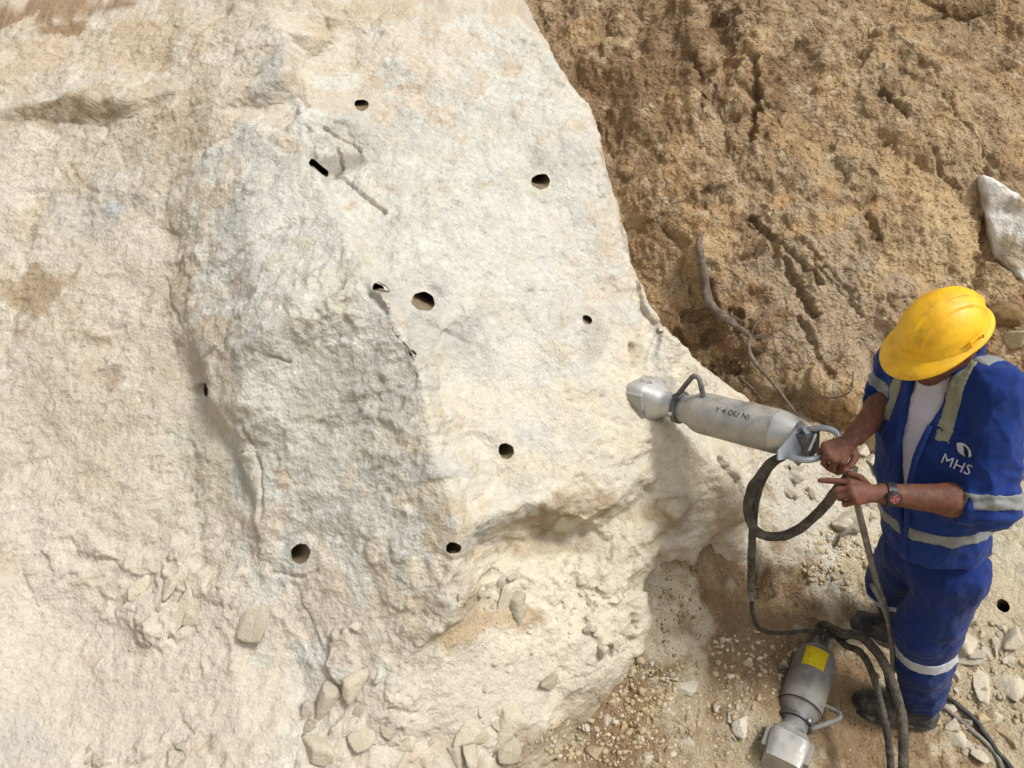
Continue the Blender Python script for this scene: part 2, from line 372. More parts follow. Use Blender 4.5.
def crack(field, pts_px, width, depth, D, wig=0.004):
    a = np.array([field.loc(hit(x, y, [field])[0])[:2] for x, y in pts_px]); best = np.full(field.S.shape, 9.0)
    SS = field.S + wx_c * wig; TT = field.T + wy_c * wig
    for p, q in zip(a[:-1], a[1:]):
        d = q - p; t = np.clip(((SS - p[0]) * d[0] + (TT - p[1]) * d[1]) / (d @ d), 0, 1)
        best = np.minimum(best, np.hypot(SS - p[0] - t * d[0], TT - p[1] - t * d[1]))
    D -= depth * (1 - smooth(0, width, best)); return D
wx_c = fbm(W0 + 21, 0.03, 3); wy_c = fbm(W0 + 25, 0.03, 3)
for pts_, w_, d_ in [([(318, 170), (345, 180), (362, 195), (385, 212)], .008, .030), ([(302, 80), (303, 100), (305, 112)], .007, .02), ([(309, 130), (318, 150), (318, 168)], .009, .02),
                     ([(338, 150), (342, 165), (336, 175)], .008, .03), ([(326, 130), (352, 142), (360, 152)], .007, .015), ([(120, 38), (138, 25), (150, 8)], .014, .008),
                     ([(165, 278), (175, 305), (182, 330)], .012, .006), ([(275, 572), (300, 578), (320, 570)], .010, .010), ([(183, 722), (196, 735), (212, 738)], .005, .012), ([(575, 455), (600, 470), (625, 465)], .008, .006),
                     ([(430, 322), (470, 342)], .008, .008), ([(270, 355), (290, 362)], .006, .014), ([(244, 425), (262, 470), (264, 520)], .007, .012),
                     ([(715, 462), (735, 485), (752, 515)], .016, .07), ([(372, 48), (382, 35)], .009, .02), ([(325, 20), (332, 38)], .010, .018), ([(640, 260), (655, 300), (662, 330)], .010, .012), ([(600, 190), (615, 240), (632, 300)], .008, .010)]:
    D = crack(rock, pts_, w_, d_, D)
far_fade = smooth(.4, 1.2, np.maximum(np.abs(S + .45) - 1.7, np.abs(T - .2) - 1.55))
D *= 1 - far_fade * .5
for (px, py, rp, lx, ly) in HOLES:      # drilling leaves the rim level
    p, n, f, d = hit(px, py, [rock]); a, b, h = rock.loc(p); R = rp * d / FPX; r = np.hypot(S - a, T - b); m = r < R * 1.15
    lvl = D[m].mean(); k = 1 - smooth(R * 1.25, R * 2.1, r); D += (lvl - D) * k
W1 = W0 + rock.N * D[..., None]
# open the round bores: pull the nearest mesh points onto each rim
def rimR(R, th, sd): return R * (1 + .055 * np.sin(2 * th + sd) + .035 * np.sin(3 * th + 2.1 * sd) + .025 * np.sin(7 * th + sd))
hole_info = []; drop = np.zeros(S.shape, bool)
for (px, py, rp, lx, ly) in HOLES:
    p, n, f, d = hit(px, py, [rock]); a, b, h = rock.loc(p); R = rp * d / FPX
    r = np.hypot(S - a, T - b); R0 = R; R = rimR(R0, np.arctan2(T - b, S - a), px); m = np.abs(r - R) < 0.0041
    j, i = np.where(m)
    k = (R[j, i] / r[j, i])
    j0, i0 = np.unravel_index(np.argmin(r), r.shape)
    dS = (S[j, i] - a) * (k - 1); dT = (T[j, i] - b) * (k - 1)
    W1[j, i] += dS[:, None] * rock.es + dT[:, None] * rock.et
    drop |= (r < R - 0.0005) & ~m
    hole_info.append((a, b, R0, d, (px, py), (lx, ly), j, i))
# stone colours, plus painted shade of turned-away facets and the upper-left ledge
pale = A(214, 208, 190); grey = A(186, 182, 170); pink = A(210, 197, 176); cream = A(222, 210, 182); tan = A(172, 148, 112); ochre = A(186, 160, 118); brown = A(150, 118, 82); wht = A(226, 222, 210); yel = A(206, 196, 160)
col = np.zeros(S.shape + (3,)) + pink
col = lerpc(col, pale, np.clip(face + block, 0, 1))
col = lerpc(col, cream, np.clip(B(580, 480, 190, 110) + B(690, 420, 90, 60) + B(600, 600, 110, 70), 0, 1))
n1 = smooth(-.35, .45, fbm(W0 + 40, 0.35, 5, .6)); n2 = smooth(-.1, .5, fbm(W0 + 50, 0.10, 5, .6)); n3 = smooth(.05, .5, fbm(W0 * np.array([1, 1, 1.5]) + 60, 0.045, 5, .65))
col = lerpc(col, grey, np.clip(block * (.35 + .65 * n1), 0, 1) * .55)  # greyer albedo carries the shade of the block's left and downward facets
col = lerpc(col, grey, n2 * .4 * face)
col = lerpc(col, wht, n3 * .45 * (block + .6 * face + .3 * left))
col = lerpc(col, yel, smooth(.1, .55, fbm(W0 + 70, 0.18, 4)) * .35 * (block + face))
col = lerpc(col, tan, (1 - n1) * .22 * left)
col = lerpc(col, ochre, smooth(.1, .5, fbm(W0 + 80, 0.22, 5, .6)) * .30 * left)
for px, py, rx, ry, an, c_, s_ in [(40, 10, 110, 26, .15, brown, .9), (60, 108, 75, 14, .1, tan, .75), (30, 60, 90, 40, .4, ochre, .5), (165, 40, 60, 60, 0, ochre, .5), (40, 290, 30, 40, 0, tan, .85), (175, 120, 40, 50, .6, ochre, .45), (115, 375, 14, 12, 0, brown, .35),  # upper-left ledge: shading under the brow put into the tan and ochre
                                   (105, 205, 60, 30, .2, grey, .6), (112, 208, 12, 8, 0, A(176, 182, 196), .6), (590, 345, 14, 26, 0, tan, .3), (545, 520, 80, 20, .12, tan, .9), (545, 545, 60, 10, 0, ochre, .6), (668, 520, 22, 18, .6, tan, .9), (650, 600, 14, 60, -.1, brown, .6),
                                   (490, 622, 50, 14, 0, ochre, .8), (470, 600, 22, 26, 0, ochre, .5), (650, 320, 20, 60, -.4, cream, .7), (635, 350, 6, 20, -.2, tan, .5), (390, 10, 40, 22, .2, ochre, .45), (330, 20, 30, 22, 0, ochre, .4), (270, 70, 22, 30, .2, grey, .8), (395, 130, 60, 30, .3, grey, .5),  # grey at the prow top: shade of the left-facing facet, painted in
                                   (560, 160, 46, 26, .2, grey, .45), (620, 190, 26, 80, -.15, A(200, 198, 192), .6), (345, 165, 22, 20, 0, A(150, 140, 122), .8), (430, 320, 50, 30, -.5, grey, .6), (640, 430, 50, 60, 0, cream, .5), (460, 700, 120, 50, 0, pink, .7), (150, 700, 160, 60, 0, A(206, 192, 170), .7),
                                   (300, 700, 22, 60, .25, pale, .7), (20, 740, 40, 40, 0, grey, .5), (720, 520, 40, 16, .2, ochre, .6), (600, 720, 70, 40, .4, tan, .7), (540, 181, 13, 13, 0, yel, .5), (400, 320, 10, 36, .4, A(218, 204, 180), .8), (230, 240, 30, 120, 0, grey, .35), (45, 415, 40, 60, 0, A(196, 180, 156), .5),
                                   (560, 740, 90, 36, 0, A(176, 156, 124), .7), (690, 520, 16, 30, .2, A(170, 160, 140), .6), (360, 400, 60, 50, 0, A(184, 180, 160), .6), (250, 440, 12, 60, -.3, A(196, 190, 166), .5), (210, 460, 36, 60, 0, A(204, 196, 170), .7)]:  # grey on the lower face under the brow: facet shade in the colour
    col = lerpc(col, c_, B(px, py, rx, ry, an) * s_)
rock_mat = earth_mat('limestone', [(30, .35, .02, 8), (95, .5, .009, 6), (210, .45, .003, 4)], 0.075, chips=[(38, .32, .012), (95, .42, .006)])
lum = col @ np.array([.3, .6, .1]); col = col + (lum[..., None] - col) * (.16 + .12 * np.clip(face + block, 0, 1))[..., None]; col = col * (1 - .06 * np.clip(face + .2 * block, 0, 1))[..., None]
fine = fbm(W0 + 33, .022, 4, .65); col = col * (1 + .10 * fine)[..., None]
col_rock = col
rock.finish(W1)
drop |= (dist > 4.75) & (S > 0)
q = rock.quads(); q = q[~drop.ravel()[q].any(1)]
rock_face = mesh_obj('rock_face', W1.reshape(-1, 3), q, rock_mat, col=col_rock.reshape(-1, 3))
tag(rock_face, 'pale fractured limestone rock face with drilled holes, left and centre', kind='structure')
bore_mat = NT('bore_stone_shaded'); bore_mat = bore_mat.fin(bore_mat.ramp(bore_mat.noise(60, 5), [(.3, tuple(A(118, 102, 80))), (.7, tuple(A(150, 132, 106)))]), .95, 0, bore_mat.bump(bore_mat.noise(120), .4, .004), .1)  # stone albedo lowered so bores look dark inside: shade in the colour
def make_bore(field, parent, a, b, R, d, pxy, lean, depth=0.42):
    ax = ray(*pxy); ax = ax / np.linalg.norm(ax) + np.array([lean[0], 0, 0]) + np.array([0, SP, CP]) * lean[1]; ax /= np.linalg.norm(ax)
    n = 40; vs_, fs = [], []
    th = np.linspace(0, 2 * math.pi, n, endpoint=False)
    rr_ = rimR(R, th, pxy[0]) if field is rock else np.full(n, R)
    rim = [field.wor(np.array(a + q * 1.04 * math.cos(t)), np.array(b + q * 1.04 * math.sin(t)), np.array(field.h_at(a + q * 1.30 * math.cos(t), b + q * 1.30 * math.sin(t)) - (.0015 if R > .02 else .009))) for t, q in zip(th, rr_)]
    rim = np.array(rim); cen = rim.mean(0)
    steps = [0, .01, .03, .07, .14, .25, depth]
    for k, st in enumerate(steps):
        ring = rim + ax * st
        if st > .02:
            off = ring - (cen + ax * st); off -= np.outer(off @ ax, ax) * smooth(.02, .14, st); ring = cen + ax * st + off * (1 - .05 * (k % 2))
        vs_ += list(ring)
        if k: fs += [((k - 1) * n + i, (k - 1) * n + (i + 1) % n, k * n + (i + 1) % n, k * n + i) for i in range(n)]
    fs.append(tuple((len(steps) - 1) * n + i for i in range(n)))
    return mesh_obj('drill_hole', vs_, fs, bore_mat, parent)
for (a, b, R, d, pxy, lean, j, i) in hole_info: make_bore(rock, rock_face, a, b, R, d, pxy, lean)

# ------------------------------------------------------------------ brown earth bank behind
bank = Field(35)
bank.grid(-0.1, 3.9, -0.35, 2.75, 0.0072, 5.0)
S, T = bank.S, bank.T
bank_pts = [(-300, -500, 6.5), (300, -300, 5.6), (400, 0, 4.9), (500, 0, 4.75), (480, 300, 4.3), (560, 0, 4.62), (620, 0, 4.55), (600, 100, 4.25), (640, 150, 4.1), (650, 220, 4.02), (670, 280, 3.92), (650, 400, 3.95), (690, 340, 3.86), (740, 380, 3.72), (780, 420, 3.62), (760, 480, 3.55), (840, 440, 3.5), (700, 520, 3.7), (840, 540, 3.5),
    (700, 200, 3.98), (690, 100, 4.2), (700, 0, 4.45), (800, 480, 3.5), (900, 470, 3.42), (900, 400, 3.52), (860, 350, 3.62), (940, 330, 3.6), (980, 420, 3.45), (1060, 420, 3.4), (1100, 300, 3.6), (1200, 100, 4.0), (1400, -200, 4.6), (1400, 600, 3.2), (1000, -300, 5.2), (1024, 0, 4.35), (1024, 100, 4.1), (960, 20, 4.4), (1000, 600, 3.5), (1200, 480, 3.3), (1100, 380, 3.45), (1024, 340, 3.48)]
bank_lines = [
    [(590, -100, 4.75), (600, 20, 4.5), (620, 120, 4.15), (640, 200, 4.0)],
    [(720, -60, 4.45), (728, 60, 4.22), (722, 120, 4.06), (732, 180, 3.95), (745, 225, 3.86)],     # ravine
    [(755, -60, 4.25), (765, 60, 4.05), (770, 110, 3.95), (790, 150, 3.9), (800, 190, 3.84)],
    [(690, -60, 4.3), (694, 60, 4.08), (695, 130, 3.96), (700, 190, 3.9), (705, 235, 3.86)],
    [(820, -60, 4.4), (838, 20, 4.2), (850, 60, 4.18), (845, 72, 4.12), (880, 20, 4.25)],
    [(895, 20, 4.10), (920, 50, 4.0), (945, 75, 3.95), (975, 110, 3.9), (1010, 130, 3.88), (1080, 190, 3.85)],    # buttress crest
    [(905, 0, 4.35), (945, 40, 4.22), (990, 85, 4.12), (1060, 120, 4.1)],
    [(745, 222, 3.84), (780, 265, 3.72), (820, 310, 3.64), (850, 345, 3.58), (880, 380, 3.5)],    # rutted talus
    [(800, 200, 3.80), (850, 250, 3.66), (890, 290, 3.6), (930, 330, 3.56)],
    [(870, 185, 3.8), (920, 210, 3.72), (955, 260, 3.64), (985, 300, 3.58)],
    [(700, 245, 3.84), (712, 300, 3.78), (745, 345, 3.70), (775, 385, 3.62), (800, 410, 3.56)],
    [(690, 250, 3.96), (695, 300, 3.92), (720, 350, 3.84), (760, 400, 3.70)],
    [(840, 395, 3.44), (880, 430, 3.40), (920, 440, 3.38)], [(835, 420, 3.52), (870, 462, 3.46)],
]
Wb = bank.wor(S, T, 0 * S)
wx = fbm(Wb + 31, 0.3, 5, 0.55) * 0.05; wy = fbm(Wb + 37, 0.3, 5, 0.55) * 0.05
H = blur(bank.interp_controls(bank_pts, bank_lines, S + wx, T + wy), 4)
bank.finish(bank.wor(S, T, H)); W0 = bank.W
warp = (fbm(W0 + 3, 0.15, 4), fbm(W0 + 7, 0.15, 4))
B = lambda *a, **k: bank.blob(*a, warp=warp, **k)
wx_c = fbm(W0 + 21, 0.04, 3); wy_c = fbm(W0 + 25, 0.04, 3)
talus = np.clip(B(825, 285, 75, 80, -.7) + B(850, 330, 70, 40, .2), 0, 1); talus *= smooth(-.45, .1, fbm(W0 + 90, .3, 3))
lumpy = 1 - talus
big = facet(S + wx * .5, T + wy * .5, 0.24, 43, 1.0, 0.5, 1.6, 0.2)
mid = facet(S + wx * .5, T + wy * .5, 0.085, 45, 1.0, 0.5, 1.3, 0.3)
small = facet(S + wx * .3, T + wy * .3, 0.034, 48, 1.1, 0.5, 1.1, 0.3)
tiny = facet(S + wx * .2, T + wy * .2, 0.016, 49, 1.2, 0.5, 1.1, 0.0)
f1 = fbm(W0, 0.35, 7, 0.55); f2 = fbm(W0 * np.array([1.4, 1, .7]), 0.09, 6, 0.62, ridged=True)
qb = fbm(W0 * np.array([1.4, 1, .8]) + 2, .40, 4, .5) * .14; pq = smooth(-.3, .3, fbm(W0 + 44, .3, 3))
D = lumpy * (big * .38 + mid * .36 + small * .36 + tiny * .36) + talus * (small * .10 + tiny * .14) + f1 * (.012 + .022 * lumpy) + f2 * .010 * lumpy + lumpy * fbm(W0 * np.array([1.3, 1, .8]), .12, 7, .6) * .014
for pts_, w_, d_ in [([(752, 222), (775, 250), (800, 290), (815, 315)], .030, .05), ([(770, 238), (800, 262), (820, 285)], .018, .035), ([(812, 262), (840, 290), (862, 318)], .016, .02), ([(800, 320), (815, 350), (830, 380)], .03, .035), ([(780, 225), (830, 270), (855, 300)], .02, .022),
                     ([(868, 215), (885, 235)], .02, .03), ([(880, 95), (900, 115), (905, 120)], .02, .04), ([(752, 60), (756, 100), (750, 140)], .03, .05), ([(695, 60), (700, 110)], .03, .04), ([(905, 75), (940, 105), (1000, 180)], .02, .02), ([(930, 150), (945, 175), (960, 190)], .02, .03), ([(985, 170), (990, 210), (986, 245)], .03, .05), ([(982, 255), (978, 290)], .03, .04)]:
    D = crack(bank, pts_, w_, d_, D, .02)
for (px, py, rx, ry, an, hh, so) in [(752, 255, 10, 6, .3, .05, .4), (850, 62, 14, 10, 0, .06, .5), (700, 312, 12, 9, 0, .05, .5), (840, 170, 10, 12, 0, .05, .5), (760, 110, 14, 20, 0, .05, .6), (715, 330, 30, 8, .6, .05, .5), (735, 370, 30, 10, .7, .05, .5), (700, 200, 14, 8, 0, .04, .5), (800, 60, 18, 16, 0, .05, .5)]:
    D -= B(px, py, rx, ry, an, so) * hh
c0 = A(158, 130, 92); c1 = A(178, 150, 108); c2 = A(128, 98, 64); c3 = A(188, 148, 92); c4 = A(168, 146, 116)
col = np.zeros(S.shape + (3,)) + c0
col = lerpc(col, c1, smooth(-.3, .5, fbm(W0 + 5, .4, 5, .6)) * .8)
col = lerpc(col, c2, smooth(0, .5, fbm(W0 + 15, .25, 6, .62)) * .8)
col = lerpc(col, c3, smooth(.1, .5, fbm(W0 + 25, .3, 4, .6)) * .5)
col = lerpc(col, A(196, 176, 140), smooth(.2, .6, fbm(W0 + 35, .06, 5, .65)) * .6 * lumpy)
for px, py, rx, ry, an, c_, s_ in [(640, 60, 80, 50, .6, c2, .8), (620, 130, 30, 50, 0, c2, .6), (760, 110, 40, 50, 0, c2, .5), (800, 140, 30, 30, 0, c3, .4), (930, 140, 60, 60, .6, c1, .8), (940, 240, 60, 60, 0, A(192, 162, 112), .8), (910, 170, 30, 40, 0, c3, .5), (825, 285, 75, 80, -.7, c4, .85), (850, 340, 70, 30, .2, c4, .7),
                                   (700, 340, 50, 40, .6, c2, .8), (750, 370, 50, 30, .7, A(118, 92, 62), .6), (840, 215, 60, 16, .3, c3, .6), (780, 200, 16, 14, .3, c3, .8), (970, 20, 60, 40, .5, A(150, 122, 84), .7), (640, 260, 30, 60, 0, A(160, 126, 84), .5), (690, 270, 16, 40, 0, A(176, 142, 96), .6), (1000, 300, 30, 20, 0, A(176, 136, 88), .8), (880, 430, 60, 30, .2, c3, .5), (1010, 300, 40, 14, .2, A(150, 116, 76), .7)]:
    col = lerpc(col, c_, B(px, py, rx, ry, an) * s_)
bank_mat = earth_mat('earth', [(20, .5, .03, 8), (75, .6, .012, 6), (190, .6, .004, 4)], 0.15, .06, tuple(A(205, 188, 155)), chips=[(22, .55, .03), (60, .7, .014), (130, .6, .006)])
lum = col @ np.array([.3, .6, .1]); col = (col + (lum[..., None] - col) * .16) * 1.22
W1 = W0 + bank.N * D[..., None]; bank.finish(W1)
hillside = mesh_obj('hillside', W1.reshape(-1, 3), bank.quads(), bank_mat, col=col.reshape(-1, 3))
tag(hillside, 'steep brown earth bank rising behind the pale rock and the worker', kind='structure')

# ------------------------------------------------------------------ ground
ground = Field(0, True)
ground.grid(-0.5, 3.4, 1.0, 3.75, 0.0062, 60.0)
S, T = ground.S, ground.T
g_pts = [(-600, 1500, 1.8), (0, 1300, 1.9), (400, 1100, 2.1), (350, 700, 2.75), (450, 760, 2.60), (560, 768, 2.50), (540, 700, 2.62), (640, 768, 2.50), (600, 700, 2.63), (640, 700, 2.62), (660, 740, 2.56), (700, 760, 2.54), (760, 768, 2.54), (730, 720, 2.62), (780, 720, 2.63), (690, 640, 2.75), (672, 600, 2.72), (655, 560, 2.71), (700, 560, 2.80), (690, 680, 2.69), (740, 650, 2.80), (740, 600, 2.88),
    (560, 500, 3.0), (600, 400, 3.4), (400, 500, 2.8), (200, 600, 2.8), (720, 520, 2.90), (760, 520, 2.96), (745, 470, 3.05), (780, 470, 3.12), (820, 460, 3.25), (800, 500, 3.1), (840, 500, 3.2), (870, 440, 3.45), (820, 540, 3.05), (860, 540, 3.12), (760, 430, 3.35), (800, 420, 3.5), (890, 500, 3.28), (920, 460, 3.42), (960, 470, 3.42),
    (840, 590, 3.02), (858, 628, 3.0), (800, 640, 2.90), (830, 690, 2.83), (880, 725, 2.80), (900, 680, 2.89), (940, 730, 2.80), (880, 768, 2.70), (960, 768, 2.74), (1024, 768, 2.76), (1000, 720, 2.86), (960, 690, 2.92), (1024, 680, 2.95), (960, 650, 3.0),
    (930, 560, 3.2), (960, 600, 3.12), (985, 640, 3.0), (1040, 640, 3.0), (975, 580, 3.14), (1003, 606, 3.08), (1030, 600, 3.09), (1024, 570, 3.18), (1024, 530, 3.32), (980, 540, 3.26), (1000, 500, 3.42), (1060, 470, 3.46), (1300, 600, 3.1), (1300, 1000, 2.35), (900, 1100, 2.1), (1100, 900, 2.45), (1300, 460, 3.5), (700, 1100, 2.1)]
g_lines = [[(752, 520, 2.94), (770, 560, 2.90), (790, 590, 2.92), (810, 560, 2.98), (850, 580, 3.0)], [(745, 545, 2.93), (760, 600, 3.0), (795, 615, 2.97), (835, 600, 3.02)]]
Wb = ground.wor(S, T, 0 * S)
wx = fbm(Wb + 31, 0.25, 5, 0.55) * 0.03; wy = fbm(Wb + 37, 0.25, 5, 0.55) * 0.03
H = ground.interp_controls(g_pts, g_lines, S + wx, T + wy)
out = smooth(0, 1.5, np.maximum(np.abs(S - 1.1) - 1.8, np.abs(T - 2.3) - 1.6)); H = H * (1 - out) + out * -0.15
H = blur(H, 5)
ground.finish(ground.wor(S, T, H)); W0 = ground.W
warp = (fbm(W0 + 3, 0.12, 4), fbm(W0 + 7, 0.12, 4))
B = lambda *a, **k: ground.blob(*a, warp=warp, **k)
mid = facet(S + wx * .5, T + wy * .5, 0.075, 65, 1.0, 0.7); small = facet(S + wx * .3, T + wy * .3, 0.030, 68, 1.1, 0.8); tiny = facet(S, T, 0.014, 69, 1.2, 0.9)
soil = np.clip(B(730, 600, 70, 70, .5) + B(780, 690, 90, 60) + B(900, 720, 100, 50) + B(610, 740, 60, 36), 0, 1)
D = mid * (.14 + .16 * soil) + small * .30 + tiny * .35 + fbm(W0, .2, 6, .55) * .010 + fbm(W0, .04, 4, .6, True) * .003
smoothface = B(1005, 585, 50, 32, 0, .3); D *= 1 - .8 * smoothface
near = np.clip(1 - out * 1.5, 0, 1); D *= near
s0 = A(206, 186, 150); s1 = A(160, 130, 92); s2 = A(216, 202, 172); s3 = A(140, 110, 74)
col = np.zeros(S.shape + (3,)) + s0
col = lerpc(col, s2, smooth(-.1, .5, fbm(W0 + 5, .2, 5, .6)) * .8)
col = lerpc(col, s1, soil * .9)
for px, py, rx, ry, an, c_, s_ in [(670, 590, 34, 40, .2, s2, .7), (720, 560, 50, 60, .4, s1, .7), (800, 580, 50, 40, 0, s1, .8), (760, 600, 50, 30, 0, s3, .5), (830, 700, 60, 60, 0, s1, .8), (900, 760, 90, 26, 0, s1, .8), (800, 490, 75, 45, .3, A(224, 214, 192), .95), (770, 450, 40, 30, .3, A(224, 214, 192), .95), (760, 530, 30, 16, .6, s2, .8), (990, 680, 50, 50, 0, s0, .8), (640, 760, 70, 26, 0, s1, .6), (700, 720, 60, 30, 0, s0, .6), (760, 745, 30, 30, 0, s0, .6), (1005, 580, 60, 40, 0, A(214, 196, 160), .9), (630, 715, 46, 26, .6, s1, .95), (720, 640, 40, 40, .4, s3, .3), (1000, 520, 60, 30, 0, A(214, 204, 176), .8)]:
    col = lerpc(col, c_, B(px, py, rx, ry, an) * s_)
lum = col @ np.array([.3, .6, .1]); col = (col + (lum[..., None] - col) * .12) * 1.02
W1 = W0 + ground.N * D[..., None]
# bore behind the worker
p, n, f, d = hit(1003, 606, [ground]); a, b, h = ground.loc(p); R = 0.024
r = np.hypot(S - a, T - b); m = np.abs(r - R) < 0.0044; j, i = np.where(m); k = R / r[j, i]
W1[j, i] += ((S[j, i] - a) * (k - 1))[:, None] * ground.es + ((T[j, i] - b) * (k - 1))[:, None] * ground.et
drop = (r < R - .0005) & ~m
ground_mat = earth_mat('soil_and_dust', [(30, .8, .03, 8), (90, .7, .012, 6), (210, .6, .004, 4)], 0.14, .06, tuple(A(216, 202, 172)), chips=[(45, .5, .012), (120, .6, .006)])
ground.finish(W1); q = ground.quads(); q = q[~drop.ravel()[q].any(1)]
ground_o = mesh_obj('ground', W1.reshape(-1, 3), q, ground_mat, col=col.reshape(-1, 3))
tag(ground_o, 'dusty soil ground of the quarry floor', kind='structure')
make_bore(ground, ground_o, a, b, R, d, (1003, 606), (.1, -.3))
FIELDS = [rock, bank, ground]
# ------------------------------------------------------------------ solid modelling helper: blended volumes turned into one continuous skin
def smin(a, b, k):
    h = np.clip(0.5 + 0.5 * (b - a) / k, 0, 1); return b + (a - b) * h - k * h * (1 - h)
class SDF:
    def __init__(s, lo, hi, h):
        s.lo = np.array(lo, float); s.h = h; s.n = np.ceil((np.array(hi) - s.lo) / h).astype(int) + 1
        s.ax = [s.lo[i] + h * np.arange(s.n[i]) for i in range(3)]
        s.F = np.full(s.n, 0.5, np.float32)
    def pts(s, sl=None):
        sl = sl or (slice(None),) * 3
        return np.stack(np.meshgrid(*[s.ax[i][sl[i]] for i in range(3)], indexing='ij'), -1)
    def box(s, lo, hi):
        a = np.clip(np.floor((np.array(lo) - s.lo) / s.h).astype(int), 0, s.n - 1); b = np.clip(np.ceil((np.array(hi) - s.lo) / s.h).astype(int) + 1, 1, s.n)
        return tuple(slice(int(x), int(y)) for x, y in zip(a, b))
    def add(s, fn, lo, hi, k=0.02, m=0.05):
        sl = s.box(np.array(lo) - m, np.array(hi) + m)
        if any(q.stop <= q.start for q in sl): return s
        s.F[sl] = smin(s.F[sl], fn(s.pts(sl)).astype(np.float32), k); return s
    def cap(s, a, b, ra, rb, k=0.02):
        a, b = np.array(a, float), np.array(b, float); r = max(ra, rb)
        return s.add(lambda p: f_cap(p, a, b, ra, rb), np.minimum(a, b) - r, np.maximum(a, b) + r, k)
    def chain(s, pts, rs, k=0.02):
        for i in range(len(pts) - 1): s.cap(pts[i], pts[i + 1], rs[i], rs[i + 1], k)
        return s
    def ell(s, c, axes, rad, k=0.02):
        r = max(rad); return s.add(lambda p: f_ell(p, np.array(c), axes, rad), np.array(c) - r, np.array(c) + r, k)
def f_cap(p, a, b, ra, rb):
    d = b - a; t = np.clip(((p - a) @ d) / (d @ d), 0, 1)
    return np.linalg.norm(p - a - t[..., None] * d, axis=-1) - (ra + (rb - ra) * t)
def f_ell(p, c, axes, rad):
    q = (p - c) @ np.array(axes).T; rad = np.array(rad)
    k0 = np.linalg.norm(q / rad, axis=-1); k1 = np.linalg.norm(q / rad ** 2, axis=-1) + 1e-9
    return k0 * (k0 - 1) / k1
def nets(F, lo, h):
    s = F < 0
    c = np.zeros(np.array(F.shape) - 1, np.int8)
    for dx in (0, 1):
        for dy in (0, 1):
            for dz in (0, 1):
                c += s[dx:F.shape[0] - 1 + dx, dy:F.shape[1] - 1 + dy, dz:F.shape[2] - 1 + dz]
    act = (c > 0) & (c < 8); I = np.argwhere(act); idx = np.full(act.shape, -1, np.int64); idx[act] = np.arange(len(I))
    acc = np.zeros((len(I), 3)); cnt = np.zeros(len(I))
    cor = [(x, y, z) for x in (0, 1) for y in (0, 1) for z in (0, 1)]
    for a in cor:
        for ax in range(3):
            if a[ax]: continue
            b = list(a); b[ax] = 1
            f0 = F[I[:, 0] + a[0], I[:, 1] + a[1], I[:, 2] + a[2]]; f1 = F[I[:, 0] + b[0], I[:, 1] + b[1], I[:, 2] + b[2]]
            m = (f0 < 0) != (f1 < 0); t = np.where(m, f0 / np.where(m, f0 - f1, 1), 0)
            pos = np.array(a, float) + np.zeros((len(I), 3)); pos[:, ax] += t
            acc[m] += pos[m]; cnt[m] += 1
    Vt = lo + (I + acc / cnt[:, None]) * h
    Q = []
    for ax in range(3):
        u, v = (ax + 1) % 3, (ax + 2) % 3
        sl0 = [slice(None)] * 3; sl1 = [slice(None)] * 3; sl0[ax] = slice(0, -1); sl1[ax] = slice(1, None)
        ch = s[tuple(sl0)] != s[tuple(sl1)]; E = np.argwhere(ch)
        E = E[(E[:, u] > 0) & (E[:, v] > 0) & (E[:, u] < F.shape[u] - 1) & (E[:, v] < F.shape[v] - 1)]
        def cell(du, dv):
            e = E.copy(); e[:, u] -= du; e[:, v] -= dv; return idx[e[:, 0], e[:, 1], e[:, 2]]
        q = np.stack([cell(1, 1), cell(0, 1), cell(0, 0), cell(1, 0)], -1)
        fl = ~s[E[:, 0], E[:, 1], E[:, 2]]; q[fl] = q[fl][:, ::-1]; Q.append(q)
    return Vt, np.concatenate(Q)
def vnormals(Vt, Q):
    fn_ = np.cross(Vt[Q[:, 2]] - Vt[Q[:, 0]], Vt[Q[:, 3]] - Vt[Q[:, 1]]); n = np.zeros_like(Vt)
    for k in range(4): np.add.at(n, Q[:, k], fn_)
    return n / (np.linalg.norm(n, axis=1)[:, None] + 1e-12)
def relax(Vt, Q, it=2, lam=0.5):
    for _ in range(it):
        s = np.zeros_like(Vt); c = np.zeros(len(Vt))
        for k in range(4):
            a, b = Q[:, k], Q[:, (k + 1) % 4]
            np.add.at(s, a, Vt[b]); np.add.at(c, a, 1); np.add.at(s, b, Vt[a]); np.add.at(c, b, 1)
        Vt = Vt + lam * (s / c[:, None] - Vt)
    return Vt
def skin(name, F, lo, h, mat, parent, disp=None, it=2):
    Vt, Q = nets(F, lo, h); Vt = relax(Vt, Q, it)
    if disp is not None: Vt = Vt + vnormals(Vt, Q) * disp(Vt)[:, None]
    return mesh_obj(name, Vt, Q, mat, parent)
def nrm(v): v = np.array(v, float); return v / np.linalg.norm(v)

